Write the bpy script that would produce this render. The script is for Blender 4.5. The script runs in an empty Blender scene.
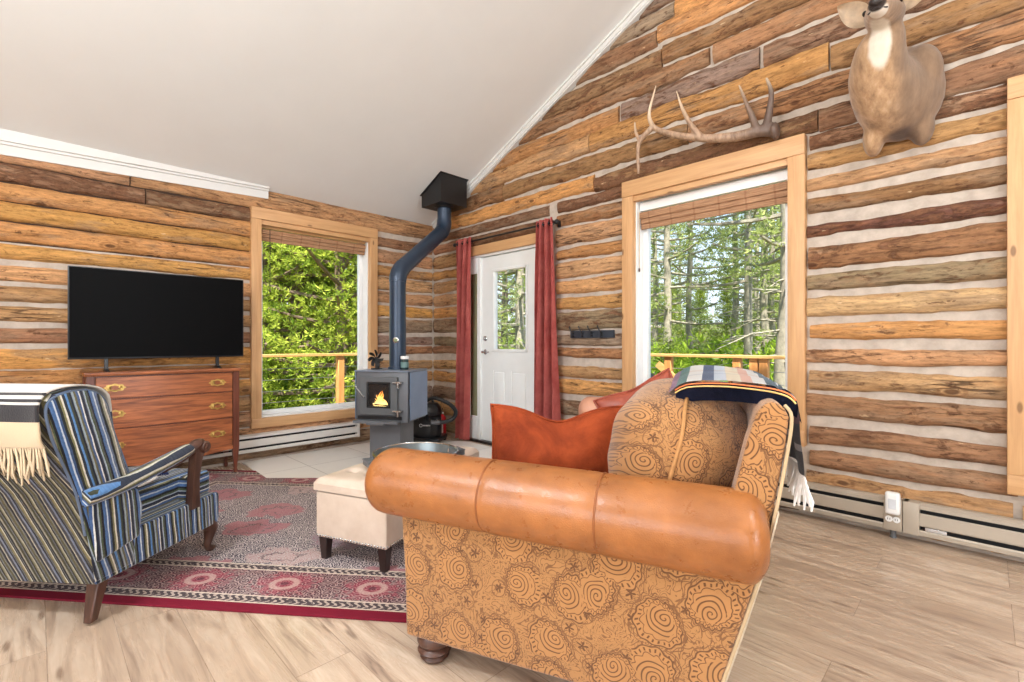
import bpy, bmesh, math, random
from mathutils import Vector as V, Matrix as M, noise
random.seed(7)
SC = bpy.context.scene
COL = SC.collection
PI = math.pi

# ------------------------------------------------------------------ helpers
def c(r, g, b, a=1.0):
    f = lambda v: (v/255/12.92) if v/255 <= .04045 else ((v/255+.055)/1.055)**2.4
    return (f(r), f(g), f(b), a)

def tag(o, label=None, cat=None, group=None, kind=None):
    if label: o['label'] = label
    if cat: o['category'] = cat
    if group: o['group'] = group
    if kind: o['kind'] = kind
    return o

def thing(name, label, cat, loc=(0, 0, 0), rz=0, group=None):
    o = bpy.data.objects.new(name, None)
    o.empty_display_size = .05
    COL.objects.link(o)
    o.location = loc
    o.rotation_euler = (0, 0, rz)
    return tag(o, label, cat, group)

def struct(name, loc=(0, 0, 0)):
    o = bpy.data.objects.new(name, None)
    o.empty_display_size = .05
    COL.objects.link(o)
    o.location = loc
    o['kind'] = 'structure'
    return o

class MB:
    """collects shapes and links them as ONE mesh"""
    def __init__(s):
        s.bm = bmesh.new()
        s.mi = 0
    def _mi(s, faces):
        for f in faces: f.material_index = s.mi
    def face(s, pts):
        f = s.bm.faces.new([s.bm.verts.new(p) for p in pts]); f.material_index = s.mi
    def box(s, a, b, rot=None, piv=None):
        """a, b opposite corners"""
        lo = [min(a[i], b[i]) for i in range(3)]; hi = [max(a[i], b[i]) for i in range(3)]
        cs = [V((x, y, z)) for z in (lo[2], hi[2]) for y in (lo[1], hi[1]) for x in (lo[0], hi[0])]
        if rot is not None:
            p = V(piv) if piv is not None else sum(cs, V())/8
            cs = [rot @ (v-p)+p for v in cs]
        vs = [s.bm.verts.new(v) for v in cs]
        fs = [s.bm.faces.new([vs[i] for i in q]) for q in
              ((0, 2, 3, 1), (4, 5, 7, 6), (0, 1, 5, 4), (2, 6, 7, 3), (0, 4, 6, 2), (1, 3, 7, 5))]
        s._mi(fs); return s
    def bar(s, p0, p1, w, h, up=(0, 0, 1)):
        p0, p1 = V(p0), V(p1); t = (p1-p0).normalized(); x = t.cross(V(up)).normalized(); y = x.cross(t)
        r = [[p + x*(w/2*i)+y*(h/2*j) for i, j in ((-1, -1), (1, -1), (1, 1), (-1, 1))] for p in (p0, p1)]
        return s.loft(r)
    def loft(s, rings, cap=True, closed=True, loop=False):
        rv = [[s.bm.verts.new(p) for p in r] for r in rings]
        n = len(rv[0]); fs = []
        m = len(rv)
        for i in range(m if loop else m-1):
            A, B = rv[i], rv[(i+1) % m]
            for j in range(n if closed else n-1):
                k = (j+1) % n
                try: fs.append(s.bm.faces.new((A[j], A[k], B[k], B[j])))
                except ValueError: pass
        if cap and closed and not loop:
            fs.append(s.bm.faces.new(rv[0][::-1])); fs.append(s.bm.faces.new(rv[-1]))
        s._mi(fs); return s
    def tube(s, pts, r, n=10, cap=True, loop=False, sy=1.0, up=None):
        pts = [V(p) for p in pts]; m = len(pts)
        rs = r if isinstance(r, (list, tuple)) else [r]*m
        rings = []; x = None
        for i, p in enumerate(pts):
            if loop: t = pts[(i+1) % m]-pts[i-1]
            else: t = pts[min(i+1, m-1)]-pts[max(i-1, 0)]
            t.normalize()
            if x is None:
                a = V(up) if up else (V((0, 0, 1)) if abs(t.z) < .9 else V((1, 0, 0)))
                x = t.cross(a).normalized()
            else:
                x = (x-t*x.dot(t)); x.normalize()
            y = t.cross(x)
            rings.append([p+x*(rs[i]*math.cos(2*PI*k/n))+y*(rs[i]*sy*math.sin(2*PI*k/n)) for k in range(n)])
        return s.loft(rings, cap=cap, loop=loop)
    def lathe(s, prof, o=(0, 0, 0), n=24, rot=None):
        o = V(o); rings = []
        for r, z in prof:
            ring = [V((max(r, 1e-4)*math.cos(2*PI*k/n), max(r, 1e-4)*math.sin(2*PI*k/n), z)) for k in range(n)]
            if rot is not None: ring = [rot @ v for v in ring]
            rings.append([v+o for v in ring])
        return s.loft(rings)
    def prism(s, poly, axis, a, b, nseg=1):
        """poly in the plane of the two other axes, extruded from a to b"""
        def P(q, w):
            return {0: (w, q[0], q[1]), 1: (q[0], w, q[1]), 2: (q[0], q[1], w)}[axis]
        return s.loft([[V(P(q, a+(b-a)*i/nseg)) for q in poly] for i in range(nseg+1)])
    def ell(s, o, r, rot=None, nu=20, nv=12, p=1.0):
        o = V(o)
        sg = lambda v: math.copysign(abs(v)**p, v)
        rings = []
        for i in range(nv+1):
            ph = -PI/2+PI*i/nv
            if i == 0: ph += .03
            if i == nv: ph -= .03
            ring = []
            for k in range(nu):
                th = 2*PI*k/nu
                v = V((r[0]*sg(math.cos(ph))*sg(math.cos(th)), r[1]*sg(math.cos(ph))*sg(math.sin(th)), r[2]*sg(math.sin(ph))))
                if rot is not None: v = rot @ v
                ring.append(v+o)
            rings.append(ring)
        return s.loft(rings)
    def grid(s, fn, nu, nv):
        vs = [[s.bm.verts.new(fn(i/nu, j/nv)) for j in range(nv+1)] for i in range(nu+1)]
        fs = [s.bm.faces.new((vs[i][j], vs[i+1][j], vs[i+1][j+1], vs[i][j+1])) for i in range(nu) for j in range(nv)]
        s._mi(fs); return s
    def bevel(s, w, seg=2, ang=.5):
        s.bm.normal_update()
        es = [e for e in s.bm.edges if len(e.link_faces) == 2 and e.calc_face_angle(0) > ang]
        if es: bmesh.ops.bevel(s.bm, geom=es, offset=w, segments=seg, profile=.6, affect='EDGES', clamp_overlap=True)
        return s
    def cut(s, co, no):
        g = list(s.bm.verts)+list(s.bm.edges)+list(s.bm.faces)
        bmesh.ops.bisect_plane(s.bm, geom=g, plane_co=co, plane_no=no, clear_outer=True)
        return s
    def build(s, name, mat, parent=None, smooth=True, uv=None, loc=None, weld=False, ang=.7, norm=True):
        bm = s.bm
        if weld: bmesh.ops.remove_doubles(bm, verts=bm.verts, dist=1e-4)
        if norm: bmesh.ops.recalc_face_normals(bm, faces=bm.faces)
        bm.normal_update()
        L = bm.loops.layers.uv.new('UVMap')
        for f in bm.faces:
            f.smooth = smooth
            n = f.normal
            ax = max(range(3), key=lambda i: abs(n[i]))
            for l in f.loops:
                p = l.vert.co
                if uv: l[L].uv = uv(p, n)
                else: l[L].uv = ((p.y, p.z), (p.x, p.z), (p.x, p.y))[ax]
        if smooth:
            for e in bm.edges:
                if len(e.link_faces) == 2 and e.calc_face_angle(0) > ang: e.smooth = False
        me = bpy.data.meshes.new(name)
        bm.to_mesh(me); bm.free()
        for m in (mat if isinstance(mat, (list, tuple)) else [mat]): me.materials.append(m)
        o = bpy.data.objects.new(name, me)
        COL.objects.link(o)
        if loc is not None: o.location = loc
        if parent is not None: o.parent = parent
        return o

def remesh(o, vox, smooth=4):
    """fuse the overlapping shells of one mesh into one continuous surface"""
    md = o.modifiers.new('fuse', 'REMESH'); md.mode = 'VOXEL'; md.voxel_size = vox; md.use_smooth_shade = True
    s2 = o.modifiers.new('soft', 'SMOOTH'); s2.iterations = smooth; s2.factor = .5
    dg = bpy.context.evaluated_depsgraph_get()
    me = bpy.data.meshes.new_from_object(o.evaluated_get(dg))
    o.modifiers.clear()
    old = o.data; o.data = me; me.name = old.name
    if not me.materials:
        for m in old.materials: me.materials.append(m)
    for p in me.polygons: p.use_smooth = True
    return o

def copy_tree(o, parent=None):
    d = o.copy(); COL.objects.link(d)
    if parent is not None: d.parent = parent
    for ch in o.children: copy_tree(ch, d)
    return d

def smoothpath(pts, n=6):
    """Catmull-Rom through points (any dimension)"""
    P = [V(p) for p in pts]; out = []
    for i in range(len(P)-1):
        a, b, d, e = P[max(i-1, 0)], P[i], P[i+1], P[min(i+2, len(P)-1)]
        for k in range(n):
            t = k/n
            out.append(.5*((2*b)+(d-a)*t+(2*a-5*b+4*d-e)*t*t+(-a+3*b-3*d+e)*t**3))
    out.append(P[-1]); return out

# ------------------------------------------------------------------ materials
class T:
    def __init__(s, name):
        s.m = bpy.data.materials.new(name); s.m.use_nodes = True
        s.t = s.m.node_tree; s.b = s.t.nodes['Principled BSDF']; s._tc = None
    def n(s, typ, ins=None, **pr):
        nd = s.t.nodes.new(typ)
        for k, v in pr.items(): setattr(nd, k, v)
        for k, v in (ins or {}).items():
            if isinstance(v, bpy.types.NodeSocket): s.t.links.new(v, nd.inputs[k])
            else: nd.inputs[k].default_value = v
        return nd
    def co(s, k='Object'):
        if s._tc is None: s._tc = s.t.nodes.new('ShaderNodeTexCoord')
        return s._tc.outputs[k]
    def mp(s, v, scale=(1, 1, 1), loc=(0, 0, 0), rot=(0, 0, 0)):
        return s.n('ShaderNodeMapping', {'Vector': v, 'Scale': scale, 'Location': loc, 'Rotation': rot}).outputs[0]
    def noise(s, v, scale=5, det=4, rough=.55, dist=0):
        return s.n('ShaderNodeTexNoise', {'Vector': v, 'Scale': scale, 'Detail': det, 'Roughness': rough, 'Distortion': dist}).outputs['Fac']
    def vor(s, v, scale=5, rnd=1., feat='F1', dim='3D'):
        return s.n('ShaderNodeTexVoronoi', {'Vector': v, 'Scale': scale, 'Randomness': rnd}, feature=feat, voronoi_dimensions=dim)
    def ma(s, op, a, b=None, d=None):
        nd = s.t.nodes.new('ShaderNodeMath'); nd.operation = op
        for i, v in enumerate((a, b, d)):
            if v is None: continue
            if isinstance(v, bpy.types.NodeSocket): s.t.links.new(v, nd.inputs[i])
            else: nd.inputs[i].default_value = v
        return nd.outputs[0]
    def vm(s, op, a, b=None):
        nd = s.t.nodes.new('ShaderNodeVectorMath'); nd.operation = op
        for i, v in enumerate((a, b)):
            if v is None: continue
            if isinstance(v, bpy.types.NodeSocket): s.t.links.new(v, nd.inputs[i])
            else: nd.inputs[i].default_value = v
        return nd
    def sep(s, v):
        return s.n('ShaderNodeSeparateXYZ', {0: v}).outputs
    def mix(s, f, a, b, bl='MIX'):
        return s.n('ShaderNodeMix', {0: f, 6: a, 7: b}, data_type='RGBA', blend_type=bl).outputs[2]
    def sm(s, v, lo, hi, a=0., b=1.):
        return s.n('ShaderNodeMapRange', {0: v, 1: lo, 2: hi, 3: a, 4: b}, interpolation_type='SMOOTHSTEP').outputs[0]
    def ramp(s, f, stops, interp='LINEAR'):
        nd = s.n('ShaderNodeValToRGB', {0: f}); cr = nd.color_ramp; cr.interpolation = interp
        while len(cr.elements) < len(stops): cr.elements.new(1)
        for e, (p, col) in zip(cr.elements, stops): e.position = p; e.color = col
        return nd.outputs[0]
    def bump(s, h, st=.3, d=.01):
        return s.n('ShaderNodeBump', {'Height': h, 'Strength': st, 'Distance': d}).outputs[0]
    def fin(s, col, rough=.6, metal=0., nor=None, **kw):
        ins = {'Base Color': col, 'Roughness': rough, 'Metallic': metal}
        if nor is not None: ins['Normal'] = nor
        ins.update(kw)
        for k, v in ins.items():
            if isinstance(v, bpy.types.NodeSocket): s.t.links.new(v, s.b.inputs[k])
            else: s.b.inputs[k].default_value = v
        return s.m

def plain(name, col, rough=.6, metal=0., var=.12, sc=8, bump=.1, **kw):
    t = T(name); v = t.co()
    f = t.noise(v, sc, 5)
    k = [max(0, x*(1-var)) for x in col[:3]]+[1]; h = [min(1, x*(1+var)) for x in col[:3]]+[1]
    colr = t.ramp(f, [(.3, k), (.7, h)])
    return t.fin(colr, rough, metal, t.bump(t.noise(v, sc*6, 3), bump, .004) if bump else None, **kw)

def wood(name, c0, c1, axis=0, rough=.5, sc=1., knots=True, fig=1.0, **kw):
    t = T(name); v = t.co()
    s_ = [14*sc]*3; s_[axis] = 1.1*sc
    vv = t.mp(v, s_)
    g = t.noise(vv, 2.2, 6, .6, .4)
    s2 = [60*sc]*3; s2[axis] = 2*sc
    g2 = t.noise(t.mp(v, s2), 2, 3)
    f = t.ma('ADD', t.ma('MULTIPLY', g, .7), t.ma('MULTIPLY', g2, .3))
    col = t.ramp(f, [(.5-.2/fig, c0), (.5+.2/fig, c1)])
    if knots:
        s3 = [7.]*3; s3[axis] = 2.6
        d = t.vor(t.mp(v, s3), 1.0, 1.).outputs['Distance']
        k = t.sm(d, .05, .10, 1, 0)
        col = t.mix(t.ma('MULTIPLY', k, .75), col, (c0[0]*.3, c0[1]*.25, c0[2]*.2, 1))
    return t.fin(col, rough, 0, t.bump(f, .15, .003), **kw)

def m_log(name, axis):
    t = T(name); v = t.co()
    at = t.n('ShaderNodeAttribute', attribute_name='tone')
    tone = at.outputs['Color']; bark = at.outputs['Alpha']
    sg = [22.]*3; sg[axis] = 2.2
    g = t.noise(t.mp(v, sg), 1.6, 6, .65, .5)
    col = t.mix(1., tone, t.ramp(g, [(.25, (.45, .40, .34, 1)), (.5, (.95, .93, .9, 1)), (.75, (1.25, 1.22, 1.15, 1))]), 'MULTIPLY')
    # weathered grey-brown reaches
    s2 = [7.]*3; s2[axis] = 1.6
    w = t.sm(t.noise(t.mp(v, s2, (3, 1, 2)), 1.5, 6, .65), .50, .62)
    col = t.mix(t.ma('MULTIPLY', w, .55), col, t.mix(g, c(86, 66, 50), c(176, 148, 120)))
    # rust/orange blotches
    s4 = [8.]*3; s4[axis] = 2.
    o = t.sm(t.noise(t.mp(v, s4, (7, 7, 7)), 1.4, 5, .6), .55, .7)
    col = t.mix(t.ma('MULTIPLY', o, .24), col, c(184, 128, 80))
    # bark and beetle-eaten patches: amount set per log
    s3 = [13.]*3; s3[axis] = 3.6
    bn = t.noise(t.mp(v, s3, (1, 5, 9)), 1.3, 9, .72, .8)
    th = t.ma('SUBTRACT', .72, t.ma('MULTIPLY', bark, .31))
    bm_ = t.sm(t.ma('SUBTRACT', bn, th), -.03, .05)
    col = t.mix(t.ma('MULTIPLY', bm_, .85), col, t.mix(t.noise(v, 60, 4), c(66, 42, 30), c(140, 98, 70)))
    # long checks (cracks)
    s5 = [9.]*3; s5[axis] = .55
    ck = t.noise(t.mp(v, s5, (2, 8, 3)), 1.2, 3, .5)
    ckm = t.sm(t.ma('ABSOLUTE', t.ma('SUBTRACT', ck, .5)), .004, .012, 1, 0)
    ckm = t.ma('MULTIPLY', ckm, t.sm(t.noise(v, 1.3, 2), .45, .6))
    col = t.mix(t.ma('MULTIPLY', ckm, .7), col, c(52, 34, 24))
    # knots
    s6 = [6.5]*3; s6[axis] = 3.0
    kd = t.vor(t.mp(v, s6, (.3, .2, .6)), 1., 1.).outputs['Distance']
    kn = t.sm(kd, .07, .13, 1, 0)
    col = t.mix(t.ma('MULTIPLY', kn, .8), col, c(74, 42, 24))
    ring = t.sm(t.ma('ABSOLUTE', t.ma('SUBTRACT', kd, .17)), .01, .05, .35, 0)
    col = t.mix(ring, col, c(110, 66, 36))
    s7 = [20.]*3; s7[axis] = 6.
    dk = t.sm(t.noise(t.mp(v, s7, (9, 9, 9)), 1.6, 7, .72, .6), .585, .64)
    col = t.mix(t.ma('MULTIPLY', dk, .72), col, c(74, 44, 28))
    # pale chips
    ch = t.sm(t.noise(t.mp(v, s3, (4, 4, 1)), 3, 4, .6), .68, .73)
    col = t.mix(t.ma('MULTIPLY', ch, .6), col, c(226, 198, 158))
    fl = t.noise(t.mp(v, s3, (2, 2, 2)), 4.2, 8, .78)
    col = t.mix(1., col, t.ramp(fl, [(.30, (.42, .38, .35, 1)), (.47, (1, .98, .97, 1)), (.70, (1.34, 1.32, 1.28, 1))]), 'MULTIPLY')
    h = t.ma('ADD', t.ma('ADD', t.ma('MULTIPLY', g, .5), t.ma('MULTIPLY', fl, .8)), t.ma('SUBTRACT', t.ma('MULTIPLY', bm_, .5), t.ma('MULTIPLY', ckm, 1.2)))
    return t.fin(col, .75, 0, t.bump(h, .8, .014), **{'Specular IOR Level': .25})

def m_chink():
    t = T('chinking_mortar'); v = t.co()
    n1 = t.noise(v, 14, 6, .6)
    col = t.ramp(n1, [(.3, c(168, 155, 142)), (.65, c(192, 179, 165))])
    return t.fin(col, .9, 0, t.bump(t.noise(v, 40, 6, .7), .5, .008))

def m_floor():
    t = T('laminate_planks'); v = t.co()
    x, y, z = t.sep(v)
    br = t.n('ShaderNodeTexBrick', {'Vector': v, 'Color1': (0, 0, 0, 1), 'Color2': (1, 1, 1, 1), 'Mortar': (.5, .5, .5, 1),
             'Scale': 1, 'Mortar Size': .0016, 'Mortar Smooth': .3, 'Bias': 0, 'Brick Width': 1.25, 'Row Height': .195},
             offset=.37, offset_frequency=3)
    rnd = t.sep(br.outputs['Color'])[0]
    off = t.n('ShaderNodeCombineXYZ', {0: t.ma('MULTIPLY', rnd, 37.), 1: t.ma('MULTIPLY', rnd, 11.), 2: 0.}).outputs[0]
    vv = t.vm('ADD', v, off).outputs[0]
    g = t.noise(t.mp(vv, (1.1, 9, 1)), 1.8, 7, .62, 1.2)
    g2 = t.noise(t.mp(vv, (3, 70, 1)), 1.5, 3)
    f = t.ma('ADD', t.ma('MULTIPLY', g, .80), t.ma('MULTIPLY', g2, .20))
    col = t.ramp(f, [(.27, c(96, 78, 66)), (.37, c(154, 132, 114)), (.48, c(188, 165, 142)), (.64, c(210, 190, 168))])
    col = t.mix(t.ma('MULTIPLY', rnd, .42), col, c(164, 140, 118))
    kd = t.vor(t.mp(vv, (1.2, 5, 1)), 1., 1., dim='2D').outputs['Distance']
    col = t.mix(t.sm(kd, .02, .075, .6, 0), col, c(92, 64, 46))
    col = t.mix(t.ma('MULTIPLY', br.outputs['Fac'], .55), col, c(108, 84, 66))
    h = t.ma('SUBTRACT', t.ma('MULTIPLY', f, .35), br.outputs['Fac'])
    return t.fin(col, t.sm(f, .3, .7, .34, .22), 0, t.bump(h, .12, .003))

def m_rug(hx, hy):
    t = T('oriental_rug_pile'); v = t.co()
    x, y, z = t.sep(v)
    ax = t.ma('ABSOLUTE', x); ay = t.ma('ABSOLUTE', y)
    e = t.ma('MINIMUM', t.ma('SUBTRACT', hx, ax), t.ma('SUBTRACT', hy, ay))
    fine = t.noise(v, 46, 3, .6)
    fine2 = t.vor(v, 26, 1., dim='2D').outputs['Distance']
    big = t.noise(v, 2.2, 4, .55)
    wrp = t.n('ShaderNodeTexNoise', {'Vector': v, 'Scale': 9., 'Detail': 3.}).outputs['Color']
    wsc = t.vm('SCALE', t.vm('SUBTRACT', wrp, (.5, .5, .5)).outputs[0]); wsc.inputs[3].default_value = .30
    mot = t.vor(t.mp(t.vm('ADD', v, wsc.outputs[0]).outputs[0], (1.5, 2.3, 1)), 1.2, .75, dim='2D')
    md = mot.outputs['Distance']
    mc = t.sep(mot.outputs['Color'])
    # field
    field = t.mix(t.sm(big, .35, .65), c(106, 100, 110), c(152, 140, 142))
    # lattice of little dark-and-cream figures
    lat = t.ma('SINE', t.ma('ADD', t.ma('MULTIPLY', fine2, 20.), t.ma('MULTIPLY', fine, 9.)))
    field = t.mix(t.sm(lat, .0, .4, 0, .78), field, c(56, 50, 56))
    field = t.mix(t.sm(lat, -.6, -.2, .75, 0), field, c(206, 192, 184))
    medal = t.sm(md, .30, .36, 1, 0)
    mcol = t.mix(t.ma('GREATER_THAN', mc[0], .5), c(168, 34, 62), c(104, 110, 128))
    mcol = t.mix(t.ma('GREATER_THAN', mc[1], .66), mcol, c(206, 190, 178))
    mcol = t.mix(t.sm(lat, .0, .5, 0, .75), mcol, c(206, 150, 152))
    mcol = t.mix(t.sm(lat, -.9, -.5, .6, 0), mcol, c(84, 60, 70))
    mcol = t.mix(t.sm(t.ma('ABSOLUTE', t.ma('SUBTRACT', md, .18)), .01, .03, .7, 0), mcol, c(66, 44, 52))
    field = t.mix(t.ma('MULTIPLY', medal, .52), field, mcol)
    # main border with rosettes
    bx = t.ma('SUBTRACT', t.ma('FRACT', t.ma('DIVIDE', x, .42)), .5)
    byy = t.ma('DIVIDE', t.ma('SUBTRACT', e, .225), .42)
    rr = t.ma('SQRT', t.ma('ADD', t.ma('MULTIPLY', bx, bx), t.ma('MULTIPLY', t.ma('MULTIPLY', byy, byy), 1.6)))
    bord = t.mix(t.sm(big, .4, .6), c(116, 84, 88), c(138, 122, 122))
    bord = t.mix(t.sm(lat, .0, .4, 0, .8), bord, c(66, 48, 54))
    bord = t.mix(t.sm(lat, -.8, -.3, .5, 0), bord, c(200, 178, 166))
    bord = t.mix(t.ma('MULTIPLY', t.sm(t.ma('ADD', rr, t.ma('MULTIPLY', t.ma('SUBTRACT', fine, .5), .9)), .16, .40, .5, 0), 1.), bord, c(164, 58, 78))
    bord = t.mix(t.sm(t.ma('ABSOLUTE', t.ma('SUBTRACT', rr, .13)), .02, .05, .45, 0), bord, c(206, 188, 174))
    bord = t.mix(t.sm(rr, .03, .06, .6, 0), bord, c(58, 44, 50))
    # guard stripes
    gx = t.ma('FRACT', t.ma('DIVIDE', t.ma('ADD', x, t.ma('MULTIPLY', t.ma('SINE', t.ma('MULTIPLY', e, 140.)), .012)), .034))
    guard = t.mix(t.ma('MULTIPLY', t.ma('LESS_THAN', gx, .45), t.sm(fine, .4, .5)), c(76, 66, 68), c(178, 162, 150))
    def band(col, a, b, colr):
        m = t.ma('MULTIPLY', t.ma('GREATER_THAN', e, a), t.ma('LESS_THAN', e, b))
        return t.mix(m, col, colr)
    cream = c(206, 190, 172)
    col = field
    col = band(col, -.1, .055, c(112, 28, 44))
    col = band(col, .055, .062, cream)
    col = band(col, .062, .108, guard)
    col = band(col, .108, .116, cream)
    col = band(col, .116, .335, bord)
    col = band(col, .335, .343, cream)
    col = band(col, .343, .385, guard)
    col = band(col, .385, .393, cream)
    return t.fin(col, .95, 0, t.bump(t.noise(v, 260, 2), .4, .004), **{'Specular IOR Level': .1})

def m_stripe(name, S=None):
    """chenille stripes along UV.y, varying along UV.x"""
    t = T(name); v = t.co('UV')
    u, w, _ = t.sep(v)
    wob = t.ma('MULTIPLY', t.ma('SUBTRACT', t.noise(t.mp(v, (6, 3, 1)), 3, 3), .5), .012)
    f = t.ma('FRACT', t.ma('DIVIDE', t.ma('ADD', u, wob), .155))
    S = S or [(0, (34, 40, 58)), (.06, (150, 160, 170)), (.10, (72, 82, 60)), (.15, (30, 30, 34)), (.21, (72, 102, 146)), (.29, (176, 186, 194)),
         (.33, (60, 82, 120)), (.39, (40, 42, 40)), (.45, (122, 118, 82)), (.50, (196, 192, 178)), (.54, (44, 50, 62)), (.61, (86, 126, 172)),
         (.67, (58, 62, 48)), (.73, (30, 34, 48)), (.78, (138, 150, 156)), (.83, (96, 92, 66)), (.88, (66, 90, 130)), (.94, (206, 206, 200)), (.97, (40, 40, 44))]
    col = t.ramp(f, [(p, c(*k)) for p, k in S], 'CONSTANT')
    nz = t.noise(v, 90, 4, .7)
    col = t.mix(1., col, t.ramp(nz, [(.25, (.72, .72, .74, 1)), (.75, (1.3, 1.3, 1.3, 1))]), 'MULTIPLY')
    return t.fin(col, .88, 0, t.bump(t.ma('ADD', nz, t.ma('MULTIPLY', t.ma('SINE', t.ma('MULTIPLY', f, 60.)), .4)), .45, .006),
                 **{'Sheen Weight': .35, 'Sheen Roughness': .4, 'Specular IOR Level': .2})

def m_paisley(base=(170, 122, 74), dark=(70, 36, 16), sc=1.0):
    t = T('paisley_jacquard'); uv = t.co('UV')
    nz = t.n('ShaderNodeTexNoise', {'Vector': uv, 'Scale': 7., 'Detail': 2.}).outputs['Color']
    wv = t.vm('SCALE', t.vm('SUBTRACT', nz, (.5, .5, .5)).outputs[0]); wv.inputs[3].default_value = .045
    P = t.vm('MULTIPLY', t.vm('ADD', uv, wv.outputs[0]).outputs[0], (sc, sc, 0)).outputs[0]
    def cell(scale, rnd, offs=(0, 0, 0)):
        Q = t.vm('ADD', P, offs).outputs[0]
        vo = t.vor(Q, scale, rnd, dim='2D')
        L = t.vm('SUBTRACT', Q, vo.outputs['Position']).outputs[0]
        lx, ly, _ = t.sep(L)
        r = t.ma('SQRT', t.ma('ADD', t.ma('MULTIPLY', lx, lx), t.ma('MULTIPLY', ly, ly)))
        return r, t.ma('ARCTAN2', ly, lx), t.sep(vo.outputs['Color'])[0]
    r, th, rc = cell(6.2, .62)
    phi = t.ma('MULTIPLY', rc, 6.283)
    R = t.ma('MULTIPLY', t.ma('ADD', t.ma('ADD', 1., t.ma('MULTIPLY', t.ma('COSINE', t.ma('SUBTRACT', th, phi)), .42)), t.ma('MULTIPLY', t.ma('COSINE', t.ma('MULTIPLY', th, 13.)), .05)), .062)
    inside = t.ma('LESS_THAN', r, R)
    sgn = t.ma('SUBTRACT', t.ma('MULTIPLY', t.ma('GREATER_THAN', rc, .5), 2.), 1.)
    spiral = t.ma('SINE', t.ma('ADD', t.ma('MULTIPLY', r, 2*PI/.0125), t.ma('MULTIPLY', th, sgn)))
    sp = t.sm(spiral, .35, .85)
    teeth = t.ma('MULTIPLY', t.sm(t.ma('SINE', t.ma('MULTIPLY', th, 34.)), .2, .7),
                 t.ma('MULTIPLY', t.ma('GREATER_THAN', r, t.ma('MULTIPLY', R, .80)), t.ma('LESS_THAN', r, t.ma('MULTIPLY', R, .92))))
    core = t.ma('LESS_THAN', r, t.ma('MULTIPLY', R, .60))
    sc3 = t.sm(t.ma('ABSOLUTE', t.ma('SUBTRACT', r, t.ma('MULTIPLY', R, t.ma('ADD', .69, t.ma('MULTIPLY', t.ma('ABSOLUTE', t.ma('SINE', t.ma('MULTIPLY', th, 6.))), .07))))), .0006, .0022, 1, 0)
    teeth = t.ma('MAXIMUM', teeth, sc3)
    ins = t.ma('MAXIMUM', t.ma('MULTIPLY', sp, core), teeth)
    edge = t.sm(t.ma('ABSOLUTE', t.ma('SUBTRACT', r, R)), .0012, .0035, 1, 0)
    edge2 = t.sm(t.ma('ABSOLUTE', t.ma('SUBTRACT', r, t.ma('MULTIPLY', R, 1.14))), .0006, .002, .8, 0)
    # filler scrolls
    con = t.noise(P, 15, 2, .5, 1.8)
    fil = t.sm(t.ma('SINE', t.ma('MULTIPLY', con, 58.)), .45, .85)
    r2, th2, _ = cell(11., .8, (3.1, 1.7, 0))
    star = t.ma('LESS_THAN', r2, t.ma('MULTIPLY', t.ma('ADD', .62, t.ma('MULTIPLY', t.ma('COSINE', t.ma('MULTIPLY', th2, 5.)), .4)), .015))
    ring2 = t.sm(t.ma('ABSOLUTE', t.ma('SUBTRACT', r2, .026)), .0008, .0024, .7, 0)
    outs = t.ma('MAXIMUM', t.ma('MULTIPLY', fil, .75), t.ma('MAXIMUM', star, ring2))
    m = t.ma('ADD', t.ma('MULTIPLY', inside, ins), t.ma('MULTIPLY', t.ma('SUBTRACT', 1., inside), outs))
    m = t.ma('MINIMUM', t.ma('MAXIMUM', m, t.ma('MAXIMUM', edge, edge2)), 1.)
    wv2 = t.noise(uv, 220, 3, .7)
    b = t.mix(t.noise(uv, 9, 3), c(*[x*.93 for x in base]), c(*[min(255, x*1.07) for x in base]))
    b = t.mix(t.ma('MULTIPLY', wv2, .35), b, c(*[x*.72 for x in base]))
    b = t.mix(t.ma('MULTIPLY', inside, .25), b, c(min(255, base[0]*1.06), base[1]*1.04, base[2]))
    lace = t.sm(t.ma('ABSOLUTE', t.ma('SUBTRACT', r, t.ma('MULTIPLY', R, t.ma('ADD', 1.16, t.ma('MULTIPLY', t.ma('ABSOLUTE', t.ma('SINE', t.ma('MULTIPLY', th, 7.))), .12))))), .0006, .0022, .9, 0)
    m = t.ma('MAXIMUM', m, lace)
    col = t.mix(t.ma('MULTIPLY', m, .80), b, c(*dark))
    return t.fin(col, .8, 0, t.bump(t.ma('ADD', t.ma('MULTIPLY', m, -.6), t.ma('MULTIPLY', wv2, .5)), .35, .004), **{'Sheen Weight': .25, 'Specular IOR Level': .25})

def m_leather(name, c0, c1, rough=.38):
    t = T(name); v = t.co()
    f = t.noise(v, 4.5, 5, .6)
    f2 = t.noise(v, 22, 4, .6)
    col = t.ramp(t.ma('ADD', t.ma('MULTIPLY', f, .75), t.ma('MULTIPLY', f2, .25)), [(.27, c0), (.62, c1)])
    h = t.ma('ADD', t.ma('MULTIPLY', t.vor(v, 260, 1.).outputs['Distance'], .4), t.ma('MULTIPLY', t.noise(v, 9, 3), 1.2))
    return t.fin(col, t.sm(f2, .3, .7, rough-.06, rough+.08), 0, t.bump(h, .18, .006))

def m_velvet(name, c0, c1):
    t = T(name); v = t.co()
    f = t.noise(v, 6, 5, .62, .6)
    col = t.ramp(f, [(.32, c0), (.66, c1)])
    return t.fin(col, .8, 0, t.bump(t.noise(v, 70, 6, .75), .6, .008), **{'Sheen Weight': .6, 'Sheen Roughness': .35, 'Sheen Tint': c1, 'Specular IOR Level': .15})

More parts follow.
